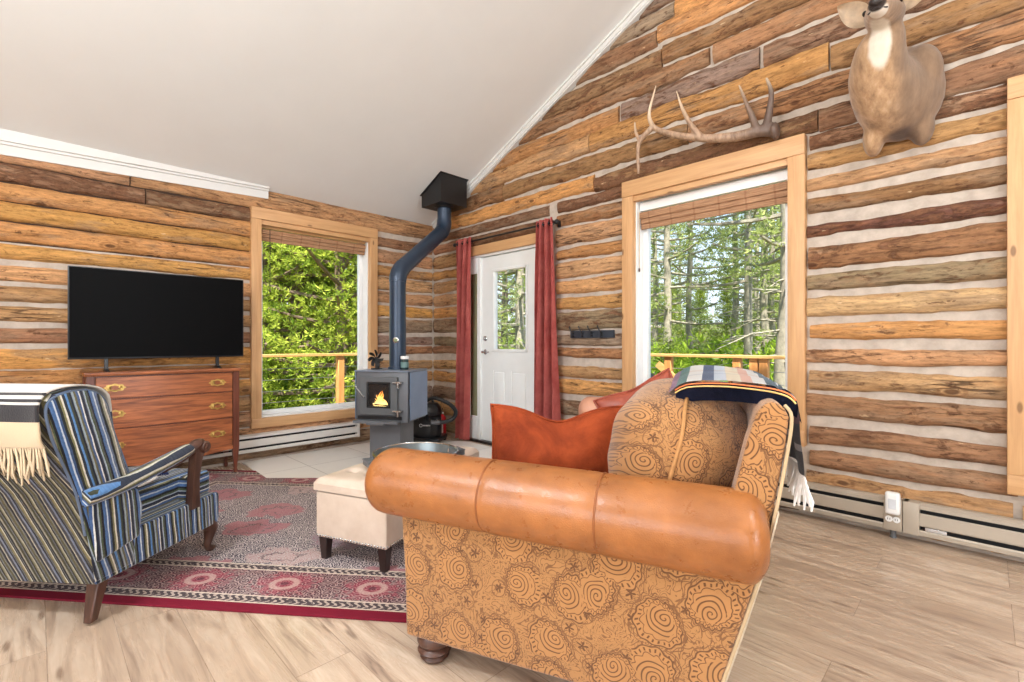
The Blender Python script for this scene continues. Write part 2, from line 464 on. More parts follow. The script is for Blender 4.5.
def m_plaid():
    """u across the sofa back, v over it"""
    t = T('plaid_wool'); uv = t.co('UV')
    u, w, _ = t.sep(uv)
    f1 = t.ma('FRACT', t.ma('DIVIDE', u, .30)); f2 = t.ma('DIVIDE', t.ma('ADD', w, .31), .68)
    W = c(228, 226, 222)
    A = t.ramp(f2, [(0, c(150, 104, 136)), (.05, c(84, 128, 122)), (.10, W), (.17, c(50, 72, 112)), (.225, c(206, 214, 226)), (.28, c(234, 222, 196)), (.34, c(226, 182, 162)), (.39, W),
        (.445, c(66, 96, 114)), (.49, c(222, 224, 228)), (.53, c(48, 50, 66)), (.60, c(96, 46, 60)), (.64, c(38, 40, 54)), (.73, c(150, 146, 148)), (.76, c(34, 36, 48)), (.86, c(226, 220, 214)), (.89, c(40, 42, 56))], 'CONSTANT')
    B = t.ramp(f1, [(0, (1, 1, 1, 1)), (.34, (.82, .85, .9, 1)), (.44, (1, 1, 1, 1)), (.7, (.94, .86, .82, 1)), (.8, (1, 1, 1, 1))], 'CONSTANT')
    col = t.mix(1., A, B, 'MULTIPLY')
    return t.fin(col, .92, 0, t.bump(t.noise(uv, 260, 2), .4, .003), **{'Sheen Weight': .3, 'Specular IOR Level': .15})

def m_glass():
    t = T('window_glass')
    for n in list(t.t.nodes):
        if n.type != 'OUTPUT_MATERIAL': t.t.nodes.remove(n)
    out = t.t.nodes['Material Output']
    tr = t.n('ShaderNodeBsdfTransparent', {0: (.97, .98, .98, 1)})
    gl = t.n('ShaderNodeBsdfGlossy', {'Color': (1, 1, 1, 1), 'Roughness': .02})
    fr = t.n('ShaderNodeFresnel', {0: 1.16})
    mx = t.n('ShaderNodeMixShader', {0: fr.outputs[0], 1: tr.outputs[0], 2: gl.outputs[0]})
    t.t.links.new(mx.outputs[0], out.inputs[0])
    return t.m

def m_emit(name, col, st):
    t = T(name)
    return t.fin((0, 0, 0, 1), .5, **{'Emission Color': col, 'Emission Strength': st})

def m_flame():
    t = T('fire_flame'); v = t.co('Generated')
    z = t.sep(v)[2]
    col = t.ramp(z, [(0, (1, .72, .25, 1)), (.5, (1, .5, .10, 1)), (1, (1, .22, .02, 1))])
    return t.fin((0, 0, 0, 1), .5, **{'Emission Color': col, 'Emission Strength': 2.2})

def m_leaf(name, c0, c1):
    t = T(name)
    at = t.n('ShaderNodeAttribute', attribute_name='tone').outputs['Fac']
    oi = t.n('ShaderNodeObjectInfo').outputs['Random']
    col = t.mix(at, c0, c1)
    col = t.mix(t.ma('MULTIPLY', oi, .3), col, c1)
    out = t.t.nodes['Material Output']
    df = t.n('ShaderNodeBsdfDiffuse', {0: col}); tr = t.n('ShaderNodeBsdfTranslucent', {0: col})
    mx = t.n('ShaderNodeMixShader', {0: .4, 1: df.outputs[0], 2: tr.outputs[0]})
    t.t.links.new(mx.outputs[0], out.inputs[0]); t.t.nodes.remove(t.b)
    return t.m

LOGX = m_log('hewn_log_along_x', 0)
LOGY = m_log('hewn_log_along_y', 1)
CHINK = m_chink()
FLOOR = m_floor()
PAINT = plain('ceiling_paint', c(224, 225, 224), .85, var=.015, sc=3, bump=.05)
WHITE = plain('white_door_paint', c(226, 228, 226), .45, var=.02, bump=.03)
VINYL = plain('white_vinyl', c(232, 232, 230), .4, var=.02, bump=0)
PINE = wood('pine_trim', c(182, 136, 90), c(210, 166, 118), 2, .5)
PINEX = wood('pine_trim_header', c(182, 136, 90), c(210, 166, 118), 0, .5)
PINEY = wood('pine_trim_header_left', c(182, 136, 90), c(210, 166, 118), 1, .5)
CEDAR = wood('deck_wood', c(190, 138, 78), c(226, 178, 112), 0, .6)
GLASS = m_glass()
DARKSTEEL = plain('dark_grey_steel', c(98, 101, 105), .45, .1, var=.08, sc=5, bump=.05)
PIPEM = plain('black_stove_pipe', c(46, 60, 78), .34, .3, var=.1, sc=6, bump=.03)
BLACKM = plain('matte_black', c(22, 22, 24), .45, 0, var=.1, bump=.05)
BLACKPL = plain('black_plastic', c(24, 26, 29), .32, 0, var=.1, bump=.03)
CHROME = plain('brushed_chrome', c(190, 190, 188), .25, 1., var=.05, bump=0)
BRASS = plain('aged_brass', c(196, 164, 96), .32, .9, var=.15, sc=40, bump=.1)
PAISLEY = m_paisley()
TAN = m_leather('caramel_leather', c(108, 62, 28), c(166, 104, 54), .32)
RUSTL = m_leather('rust_leather', c(120, 52, 36), c(160, 76, 54), .42)
PINKL = m_leather('rosy_tan_leather', c(176, 122, 96), c(204, 150, 122), .45)
VELVET = m_velvet('rust_velvet', c(104, 38, 16), c(158, 70, 34))
CREAM = m_leather('cream_bonded_leather', c(188, 166, 146), c(210, 192, 174), .45)
STRIPE = m_stripe('striped_chenille')
STRIPE_SHADED = m_stripe('striped_chenille_shaded', [(0, (36, 34, 34)), (.07, (120, 112, 92)), (.11, (62, 58, 40)), (.18, (30, 28, 28)), (.26, (96, 88, 60)), (.32, (146, 138, 118)), (.35, (44, 42, 38)), (.44, (80, 74, 52)), (.52, (38, 36, 38)), (.60, (150, 140, 118)), (.63, (56, 54, 58)), (.72, (86, 92, 110)), (.77, (34, 32, 32)), (.86, (110, 100, 70)), (.93, (166, 158, 138)), (.96, (40, 38, 36))])  # same chenille in shaded colours: the warm shade is put into the stripes
WALNUT = wood('dark_walnut', c(52, 32, 26), c(96, 64, 50), 2, .35, knots=False)
ESPRESSO = wood('espresso_wood', c(28, 16, 14), c(50, 32, 28), 2, .35, knots=False)
MAHOG = wood('mahogany_front', c(100, 54, 34), c(180, 108, 66), 1, .28, 1.3, knots=False, fig=1.3)
MAHOGD = wood('mahogany_dark', c(74, 38, 28), c(116, 64, 46), 2, .3, knots=False)
SATIN = plain('heater_enamel', c(172, 160, 144), .4, .1, var=.03, bump=.02)
SATINL = plain('heater_enamel_pale', c(214, 210, 204), .4, .1, var=.03, bump=.02)
SLOT = plain('heater_slot', c(16, 16, 18), .6, var=.1, bump=0)
CURT = m_velvet('coral_curtain', c(182, 88, 82), c(210, 118, 110))
PLAID = m_plaid()
WOOL = plain('ivory_wool', c(198, 178, 148), .95, var=.06, sc=30, bump=.4)
FRINGE = plain('white_fringe', c(232, 230, 226), .95, var=.04, sc=40, bump=.3)
BONE = None

SKY_ST, SUN_ST, BACK_W, SIDE_W, FILL_LAMP_W, EXPO = 1.8, 13.0, 135, 125, 205, 0.17

# ------------------------------------------------------------------ room
RX, RY = 9.6, -6.6            # far ends of the room
def zc(x):                    # underside of the sloping ceiling
    return 2.60+.455*x if x < 4.9 else 2.60+.455*(9.8-x)

TONES = {'t': (188, 148, 106), 'o': (192, 144, 90), 'l': (208, 176, 136), 'b': (152, 114, 84), 'g': (144, 124, 106), 'r': (112, 78, 66), 'k': (150, 116, 90)}
BARK = {'t': .28, 'o': .22, 'l': .22, 'b': .42, 'g': .5, 'r': .75, 'k': .72}

def log_seg(mb, tl, axis, a0, a1, z0, z1, kind, seed, jit=.016, step=.04):
    """one hewn log: axis 0 runs along x on the y=0 wall, axis 1 along y on the x=0 wall"""
    rnd = random.Random(seed)
    base = TONES[kind]; k = rnd.uniform(.9, 1.08)
    col = c(min(255, base[0]*k), min(255, base[1]*k*rnd.uniform(.97, 1.03)), min(255, base[2]*k*rnd.uniform(.93, 1.05)))
    bark = min(1, max(0, BARK[kind]+rnd.uniform(-.12, .12)))
    n = max(2, int((a1-a0)/step)); H = z1-z0
    rings = []
    for i in range(n+1):
        a = a0+(a1-a0)*i/n
        e0 = noise.noise((a*2.1, seed*3.7, 0))*jit+noise.noise((a*11, seed*3.7, 5))*jit*.5+noise.noise((a*30, seed*3.7, 3))*jit*.22
        e1 = noise.noise((a*2.1, seed*3.7, 9))*jit+noise.noise((a*11, seed*3.7, 14))*jit*.5+noise.noise((a*30, seed*3.7, 8))*jit*.22
        dd = noise.noise((a*1.7, seed*1.3, 20))*.008
        ring = []
        for d, f in ((.06, -.02), (.022, .0), (.004, .07), (-.005, .28), (-.008, .5), (-.005, .72), (.004, .93), (.022, 1.), (.06, 1.02)):
            z = z0+e0+(H+e1-e0)*f
            d2 = d+dd+noise.noise((a*5, z*14, seed))*.005
            ring.append((a, d2, z) if axis == 0 else (-d2, a, z))
        rings.append([V(p) for p in ring])
    v0 = len(mb.bm.verts)
    mb.loft(rings)
    mb.bm.verts.ensure_lookup_table()
    for i in range(v0, len(mb.bm.verts)): mb.bm.verts[i][tl] = (col[0], col[1], col[2], bark)

def rows_fill(z, top, h, seed, gap):
    out = []; r = random.Random(seed)
    while z < top:
        hh = h*r.uniform(.85, 1.12)
        out.append((z, z+hh, r.choice('tbkgtkbo'))); z += hh+gap
    return out

RIGHT_ROWS = [(.02, .285, 't'), (.325, .435, 'b'), (.475, .59, 'b'), (.65, .785, 'b'), (.822, .945, 't'), (.99, 1.08, 't'), (1.138, 1.238, 'o'), (1.29, 1.41, 'l'),
              (1.455, 1.565, 'g'), (1.605, 1.742, 'b'), (1.80, 1.882, 'r'), (1.952, 2.052, 'b'), (2.10, 2.19, 't'), (2.235, 2.34, 't'), (2.365, 2.47, 'k')]
MID_ROWS = [(.02, .20, 'g'), (.23, .405, 't'), (.434, .585, 'g'), (.645, .776, 'o'), (.80, .91, 't'), (.985, 1.08, 'b'), (1.095, 1.20, 'g'), (1.245, 1.41, 'g'), (1.425, 1.555, 'o'),
            (1.58, 1.715, 't'), (1.737, 1.885, 't'), (1.90, 2.01, 'o'), (2.045, 2.20, 't'), (2.225, 2.345, 'b'), (2.365, 2.47, 'k')]
GABLE = rows_fill(2.49, 4.9, .150, 5, .018)
LEFT_ROWS = [(.02, .16, 'g'), (.17, .315, 't'), (.325, .47, 't'), (.48, .62, 't'), (.63, .775, 'o'), (.783, .922, 'o'), (.928, 1.082, 'o'), (1.118, 1.226, 'b'), (1.272, 1.386, 't'),
             (1.416, 1.528, 't'), (1.556, 1.678, 't'), (1.716, 1.828, 'o'), (1.845, 1.985, 'o'), (1.99, 2.125, 'o'), (2.13, 2.265, 'o'), (2.27, 2.395, 'k'), (2.405, 2.57, 't')]

W1 = (-2.015, -.885, .40, 2.30)      # left window opening (y0, y1, z0, z1)
W2 = (2.842, 3.995, .55, 2.345)      # big window by the sofa (x0, x1, z0, z1)
W3 = (5.10, 6.35, .45, 2.36)         # window at the right edge
DR = (.665, 1.79, .03, 2.11)         # door unit: sidelight + door

# -- right (gable) wall
mb = MB(); tl = mb.bm.verts.layers.float_color.new('tone'); sd = 1
def fill(rows, axis, a0, a1, jit=.018):
    global sd
    for z0, z1, k in rows:
        sd += 1; rq = random.Random(sd*7); log_seg(mb, tl, axis, a0+rq.uniform(-.01, .012), a1+rq.uniform(-.012, .01), z0, z1, k, sd, jit)
fill(MID_ROWS, 0, .0, .56); fill(MID_ROWS, 0, 2.0, 2.79)
fill([r for r in RIGHT_ROWS], 0, 4.105, 5.03)
fill([r for r in RIGHT_ROWS], 0, 6.40, RX)
fill([(z0, z1, k) for z0, z1, k in MID_ROWS if z1 < .5], 0, 2.80, 4.05)
fill([(z0, z1, k) for z0, z1, k in RIGHT_ROWS if z1 < .45], 0, 5.06, 6.40)
fill([(2.225, 2.345, 'k'), (2.365, 2.47, 'k')], 0, .56, 1.90, .006)
fill([(2.42, 2.475, 'k')], 0, 2.80, 4.05, .004); fill([(2.40, 2.475, 't')], 0, 5.06, 6.40, .004)
for z0, z1, k in GABLE:              # the gable logs are joined end to end
    xs = (z0-2.60)/.455
    r = random.Random(int(z0*1000)); x = max(0, xs-.3); xe = min(RX, 9.8-xs+.2)
    while x < xe:
        L = r.uniform(1.1, 2.6); x2 = min(x+L, xe)
        if xe-x2 < .5: x2 = xe
        sd += 1
        dz = r.uniform(-.012, .012); log_seg(mb, tl, 0, x, x2-r.choice((.008, .012, .03)), z0+dz, z1+dz+r.uniform(-.012, .016), r.choice('tbkbkgbto'), sd, .026); x = x2
# cut the ends along the rake
s = .455/math.hypot(1, .455); q = 1/math.hypot(1, .455)
mb.cut((0, 0, 2.60+.03), (-s, 0, q)); mb.cut((9.8, 0, 2.63), (s, 0, q))
wall_right = mb.build('wall_right', [LOGX], smooth=True, ang=1.0); tag(wall_right, kind='structure')

def chink_panel(mb, axis, a0, a1, z0, z1, d=.022):
    n = max(1, int((a1-a0)/.05)); m = max(1, int((z1-z0)/.05))
    def fn(u, v):
        a = a0+(a1-a0)*u; z = z0+(z1-z0)*v
        dd = d+noise.noise((a*7, z*7, axis*9))*.007+(.009 if axis == 0 and z > 2.5 else 0)
        return V((a, dd, z)) if axis == 0 else V((-dd, a, z))
    mb.grid(fn, n, m)
mb = MB()
for a0, a1, z0, z1 in ((-.06, .60, 0, 4.95), (.60, 1.86, 2.13, 4.95), (1.86, 2.80, 0, 4.95), (2.80, 4.04, 0, .5), (2.80, 4.04, 2.40, 4.95), (4.04, 5.06, 0, 4.95),
                       (5.06, 6.4, 0, .42), (5.06, 6.4, 2.4, 4.95), (6.4, RX, 0, 4.95)):
    chink_panel(mb, 0, a0, a1, z0, z1)
mb.cut((0, 0, 2.63), (-s, 0, q)); mb.cut((9.8, 0, 2.63), (s, 0, q))
o = mb.build('chinking', CHINK, wall_right, norm=False)
# outer sheathing with real thickness behind the logs
SHEATH = plain('outer_log_brown', c(120, 84, 56), .8)
mb = MB()
for a0, a1, z0, z1 in ((-.2, .60, -.1, 4.9), (.60, 1.86, 2.2, 4.9), (1.86, 2.80, -.1, 4.9), (2.80, 4.04, -.1, .5), (2.80, 4.04, 2.42, 4.9), (4.04, 5.06, -.1, 4.9),
                       (5.06, 6.4, -.1, .42), (5.06, 6.4, 2.42, 4.9), (6.4, RX+.2, -.1, 4.9)):
    mb.box((a0, .065, z0), (a1, .21, z1))
mb.cut((0, 0, 2.63), (-s, 0, q)); mb.cut((9.8, 0, 2.63), (s, 0, q))
mb.build('sheathing', SHEATH, wall_right, smooth=False)

# -- left (television) wall
mb = MB(); tl = mb.bm.verts.layers.float_color.new('tone')
for z0, z1, k in LEFT_ROWS:
    sd += 1
    if z1 < .36: log_seg(mb, tl, 1, RY, -.02, z0, z1, k, sd, .01)
    elif z0 > 2.40: log_seg(mb, tl, 1, RY, -3.0, z0, z1, k, sd, .01); log_seg(mb, tl, 1, -2.99, -.02, z0, z1+.03, k, sd+700, .01)
    else:
        if z0 > 2.25:
            log_seg(mb, tl, 1, RY, -2.9, z0, z1, k, sd, .01); log_seg(mb, tl, 1, -2.89, -2.08, z0, z1, 'k', sd+500, .01)
        else: log_seg(mb, tl, 1, RY, -2.08, z0, z1, k, sd, .01)
for z0, z1, k in MID_ROWS:
    sd += 1
    if .36 < z1 < 2.42: log_seg(mb, tl, 1, -.83, -.02, z0, min(z1, 2.40), k, sd)
wall_left = mb.build('wall_left', [LOGY], ang=1.0); tag(wall_left, kind='structure')
mb = MB()
for a0, a1, z0, z1 in ((RY, -2.08, 0, 1.838), (-2.08, -.83, 0, .38), (-2.08, -.83, 2.35, 2.60), (-.83, .04, 0, 2.60)): chink_panel(mb, 1, a0, a1, z0, z1, .020)
mb.mi = 1; chink_panel(mb, 1, RY, -2.08, 1.838, 2.60, .024)
mb.build('chinking', [CHINK, plain('crevice_shade', c(62, 44, 32), .9, var=.3)], wall_left, norm=False)  # dark sheet painted in for the shade between touching upper logs
mb = MB()
for a0, a1, z0, z1 in ((RY-.2, -2.08, -.1, 2.6), (-2.08, -.83, -.1, .36), (-2.08, -.83, 2.38, 2.6), (-.83, .2, -.1, 2.6)): mb.box((-.21, a0, z0), (-.065, a1, z1))
mb.build('sheathing', SHEATH, wall_left, smooth=False)

# -- the two walls behind the camera
mb = MB(); tl = mb.bm.verts.layers.float_color.new('tone')
z = .02
while z < 4.85:
    for (A, B) in ((0, 2.5), (7.1, RX)) if .8 < z < 2.4 else ((0, RX),):
        x0 = max(A, (z-2.6)/.455-.1); x1 = min(B, 9.8-(z-2.6)/.455+.1); sd += 1
        if x1-x0 > .2:
            v0 = len(mb.bm.verts); log_seg(mb, tl, 0, x0, x1, z, z+.15, random.choice('tobt'), sd, .01, .3)
            mb.bm.verts.ensure_lookup_table()
            for i in range(v0, len(mb.bm.verts)): mb.bm.verts[i].co.y = RY-mb.bm.verts[i].co.y
    z += .165
mb.cut((0, 0, 2.63), (-s, 0, q)); mb.cut((9.8, 0, 2.63), (s, 0, q))
wall_back = mb.build('wall_back', [LOGX], ang=1.0); tag(wall_back, kind='structure')
mb = MB()
for a0, a1, z0, z1 in ((-.2, 2.5, -.1, 4.9), (7.1, RX+.2, -.1, 4.9), (2.5, 7.1, -.1, .8), (2.5, 7.1, 2.4, 4.9)): mb.box((a0, RY-.2, z0), (a1, RY-.022, z1))
mb.cut((0, 0, 2.63), (-s, 0, q)); mb.cut((9.8, 0, 2.63), (s, 0, q))
mb.build('chinking', CHINK, wall_back, smooth=False)
mb = MB(); tl = mb.bm.verts.layers.float_color.new('tone'); z = .02
while z < 2.6:
    for (A, B) in ((RY, -4.8), (-1.8, -.02)) if .8 < z < 2.3 else ((RY, -.02),):
        sd += 1; v0 = len(mb.bm.verts); log_seg(mb, tl, 1, A, B, z, z+.15, random.choice('tobt'), sd, .01, .3)
        mb.bm.verts.ensure_lookup_table()
        for i in range(v0, len(mb.bm.verts)): mb.bm.verts[i].co.x = RX-mb.bm.verts[i].co.x
    z += .165
wall_side = mb.build('wall_side', [LOGY], ang=1.0); tag(wall_side, kind='structure')
mb = MB()
for a0, a1, z0, z1 in ((RY, -4.8, -.1, 2.75), (-1.8, 0, -.1, 2.75), (-4.8, -1.8, -.1, .8), (-4.8, -1.8, 2.3, 2.75)): mb.box((RX+.022, a0, z0), (RX+.2, a1, z1))
mb.build('chinking', CHINK, wall_side, smooth=False)

# floor, ceiling, mouldings
mb = MB(); mb.box((-.2, RY-.2, -.12), (RX+.2, .2, 0)); tag(mb.build('floor', FLOOR, smooth=False), kind='structure')
mb = MB()
mb.prism([(-.5, zc(-.5)), (4.9, zc(4.9)), (4.9, zc(4.9)+.2), (-.5, zc(-.5)+.2)], 1, RY-.4, .45)
mb.prism([(10.2, zc(10.2)), (4.9, zc(4.9)), (4.9, zc(4.9)+.2), (10.2, zc(10.2)+.2)], 1, RY-.4, .45)
tag(mb.build('ceiling', PAINT, smooth=False), kind='structure')
TRIMW = plain('white_moulding', c(212, 211, 208), .6, var=.01, bump=0)
mb = MB()                                           # rake moulding on the gable wall
def rake(x0, x1, d0, d1, t0, t1):
    r = []
    for x in (x0, x1):
        r.append([V((x+s*t, -y, zc(x)-q*t)) for y, t in ((d0, t0), (d1, t0), (d1, t1), (d0, t1))])
    mb.loft(r)
rake(.02, 4.9, -.03, .03, 0, .075); rake(.02, 4.9, -.03, .045, 0, .018); rake(.02, 4.9, -.03, .038, .05, .062)
tag(mb.build('trim_1', TRIMW, smooth=False), kind='structure')
mb = MB()                                           # frieze board and cornice on the television wall
def cornice(x1, dz):
    f = lambda y: 2.447+.0368*(y+3.715)+dz
    mb.loft([[V((-.03, y, f(y))), V((x1, y, f(y))), V((x1, y, 2.60+.455*x1+.01)), V((-.03, y, 2.63))] for y in (RY, -1.95)])
cornice(.016, 0); cornice(.030, .072); cornice(.046, .092)
tag(mb.build('trim_2', TRIMW, smooth=False), kind='structure')

# ------------------------------------------------------------------ windows
def window(name, axis, a0, a1, z0, z1, tw=.10, head=.15, sill=.10, mull=0, side=1):
    """a0..a1 inner edge of the trim; box trim, deep jambs, white sash and glass"""
    w = struct(name)
    P = (lambda a, d, z: (a, d, z)) if axis == 0 else (lambda a, d, z: (-d, a, z))
    hm = PINEX if axis == 0 else PINEY
    def bx(mb, A, B): mb.box(P(*A), P(*B))
    mb = MB()
    for A, B in ((a0-tw, a0), (a1, a1+tw)): bx(mb, (A, -.035, z0), (B, .03, z1))
    mb.bevel(.004); mb.build('side_casing', PINE, w)
    mb = MB(); bx(mb, (a0-tw, -.04, z1), (a1+tw, .03, z1+head-.02)); bx(mb, (a0, -.022, z1-.045), (a1, .03, z1)); mb.bevel(.004); mb.build('head_casing', hm, w)
    mb = MB(); bx(mb, (a0-tw, -.04, z0-sill), (a1+tw, .03, z0)); mb.bevel(.004); mb.build('window_sill', hm, w)
    mb = MB()
    bx(mb, (a0-.012, .02, z0), (a0+.012, .20, z1)); bx(mb, (a1-.012, .02, z0), (a1+.012, .20, z1)); bx(mb, (a0, .02, z1-.012), (a1, .20, z1+.012)); bx(mb, (a0, .02, z0-.012), (a1, .20, z0+.012))
    mb.build('jamb', VINYL, w, smooth=False)
    mb = MB(); f = .042
    bx(mb, (a0+.012, .115, z0+.012), (a0+.012+f, .175, z1-.012)); bx(mb, (a1-.012-f, .115, z0+.012), (a1-.012, .175, z1-.012))
    bx(mb, (a0+.012+f, .115, z0+.012), (a1-.012-f, .175, z0+.012+f)); bx(mb, (a0+.012+f, .115, z1-.012-f), (a1-.012-f, .175, z1-.012))
    mb.bevel(.006); mb.build('window_frame', VINYL, w)
    mb = MB(); bx(mb, (a0+.05, .142, z0+.05), (a1-.05, .148, z1-.05)); mb.build('pane', GLASS, w, smooth=False)
    return w
window('window_1', 1, *W1, tw=.09, head=.13, sill=.09)
window('window_2', 0, *W2, tw=.10, head=.15)
window('window_3', 0, *W3, tw=.10, head=.13)

# woven roman shades, rolled up
def m_woven():
    t = T('woven_bamboo'); v = t.co('UV'); u, w, _ = t.sep(v)
    f = t.noise(t.mp(v, (3, 120, 1)), 2, 3)
    col = t.ramp(f, [(.3, c(112, 78, 54)), (.55, c(168, 126, 92)), (.75, c(196, 160, 124))])
    thread = t.sm(t.ma('ABSOLUTE', t.ma('SUBTRACT', t.ma('FRACT', t.ma('DIVIDE', u, .19)), .5)), .02, .05, .5, 0)
    col = t.mix(thread, col, c(120, 78, 50))
    return t.fin(col, .75, 0, t.bump(f, .5, .004))
WOVEN = m_woven()
def shade(name, label, axis, a0, a1, z0, z1, d0, cord_a, cord_z):
    b = thing(name, label, 'window blind', (0, 0, 0))
    P = (lambda a, d, z: (a, d, z)) if axis == 0 else (lambda a, d, z: (-d, a, z))
    n = 3
    for k in range(n):
        mb = MB(); h = (z1-z0)
        zz0 = z0+h*.30*k; zz1 = zz0+h*.40
        mb.box(P(a0, d0+.012*(n-k)-.012, zz0), P(a1, d0+.012*(n-k)+.006, zz1)); mb.bevel(.004, 1)
        mb.build('fold', WOVEN, b, uv=lambda p, nn: (p.x if axis == 0 else p.y, p.z))
    mb = MB(); mb.box(P(a0, d0+.01, z1+.012), P(a1, d0+.05, z1+.035+(.045 if axis == 0 else 0))); mb.build('head_rail', VINYL if axis == 0 else PINEY, b)
    mb = MB(); mb.tube([P(cord_a, d0-.02, z1), P(cord_a, d0-.02, (z1+cord_z)/2), P(cord_a, d0-.02, cord_z)], .0035, 6); mb.build('cord', WOOL if axis == 0 else BLACKM, b)
    mb = MB(); mb.lathe([(.002, .03), (.007, .02), (.008, 0), (.004, -.006)], P(cord_a, d0-.02, cord_z), 8); mb.build('tassel', WALNUT, b)
shade('woven_blind', 'woven wood blind rolled up at the top of the left window beside the stove', 1, W1[0]+.02, W1[1]-.02, 2.115, 2.225, .035, W1[0]+.09, 1.62)
shade('woven_blind', 'woven wood blind rolled up in the big window above the sofa', 0, W2[0]+.02, W2[1]-.02, 2.075, 2.215, .045, W2[0]+.03, 1.72)
# ------------------------------------------------------------------ door
d1 = struct('door_1', (0, 0, 0))
mb = MB()
mb.box((DR[0]-.09, -.03, 0), (DR[0], .03, 2.11)); mb.box((DR[1], -.03, 0), (DR[1]+.09, .03, 2.11)); mb.bevel(.004); mb.build('side_casing', PINE, d1)
mb = MB(); mb.box((DR[0]-.09, -.035, 2.11), (DR[1]+.09, .03, 2.215)); mb.bevel(.004); mb.build('head_casing', PINEX, d1)
mb = MB(); mb.box((DR[0], .0, .0), (.685, .2, 2.10)); mb.box((.845, 0, 0), (.885, .2, 2.10)); mb.box((1.755, 0, 0), (DR[1], .2, 2.10)); mb.box((DR[0], 0, 2.085), (DR[1], .2, 2.115))
mb.bevel(.004, 1); mb.build('door_frame', WHITE, d1)
mb = MB(); mb.box((DR[0], -.03, 0), (DR[1], .2, .03)); mb.bevel(.006); mb.build('threshold', plain('bronze_threshold', c(46, 38, 34), .4, .4), d1)
mb = MB()      # sidelight: white sash with a narrow tall pane
mb.box((.685, .0, .03), (.712, .05, 2.085)); mb.box((.834, .0, .03), (.845, .05, 2.085)); mb.box((.712, .0, .03), (.834, .05, .29)); mb.box((.712, .0, 1.91), (.834, .05, 2.085)); mb.bevel(.004, 1)
mb.build('sidelight_sash', WHITE, d1)
mb = MB(); mb.box((.708, .008, .285), (.838, .012, 1.915)); mb.build('sidelight_pane', GLASS, d1, smooth=False)
SCREEN = plain('olive_shade_cloth', c(150, 148, 112), .8, var=.04)
mb = MB(); mb.box((.708, .014, .285), (.838, .018, 1.915)); mb.build('sidelight_shade', SCREEN, d1, smooth=False)
mb = MB()      # the leaf: stiles and rails round the half light, panels below
X0, X1 = .885, 1.755; gx0, gx1, gz0, gz1 = 1.075, 1.585, 1.035, 1.92
mb.box((X0, .03, .03), (gx0, .075, 2.08)); mb.box((gx1, .03, .03), (X1, .075, 2.08)); mb.box((gx0, .03, gz1), (gx1, .075, 2.08)); mb.box((gx0, .036, .03), (gx1, .075, gz0))
mb.box((gx0, .03, .82), (gx1, .075, gz0)); mb.box((gx0, .03, .03), (gx1, .075, .22)); mb.box((1.265, .03, .22), (1.355, .075, .82))
mb.build('door_leaf', WHITE, d1, smooth=False)
for a0, a1 in ((gx0, 1.265), (1.355, gx1)):
    mb = MB(); mb.box((a0+.02, .024, .24), (a1-.02, .05, .80)); mb.bevel(.012, 2); mb.build('raised_panel', WHITE, d1)
mb = MB()
for A, B in (((gx0-.012, gz0-.012), (gx0+.018, gz1+.012)), ((gx1-.018, gz0-.012), (gx1+.012, gz1+.012)), ((gx0, gz0-.012), (gx1, gz0+.018)), ((gx0, gz1-.018), (gx1, gz1+.012))):
    mb.box((A[0], .018, A[1]), (B[0], .08, B[1]))
mb.bevel(.004, 1); mb.build('glazing_bead', WHITE, d1)
mb = MB(); mb.box((gx0, .05, gz0), (gx1, .056, gz1)); mb.build('pane', GLASS, d1, smooth=False)
mb = MB(); mb.lathe([(.028, 0), (.03, .006), (.022, .012), (.012, .014), (.011, .05), (.014, .052), (.002, .056)], (.945, .03, 1.02), 18, M.Rotation(PI/2, 3, 'X'))
mb.tube([(.945, -.015, 1.02), (.985, -.02, 1.018), (1.05, -.018, 1.02)], [.010, .009, .007], 10); mb.build('door_handle', CHROME, d1)
mb = MB(); mb.lathe([(.028, 0), (.03, .006), (.02, .014), (.002, .016)], (.945, .03, 1.17), 18, M.Rotation(PI/2, 3, 'X')); mb.box((.941, -.004, 1.155), (.949, .016, 1.185)); mb.build('deadbolt', CHROME, d1)
for z in (1.80, .28):
    mb = MB(); mb.tube([(1.752, .022, z-.05), (1.752, .022, z+.05)], .009, 10); mb.box((1.73, .026, z-.05), (1.775, .032, z+.05)); mb.build('hinge', CHROME, d1)


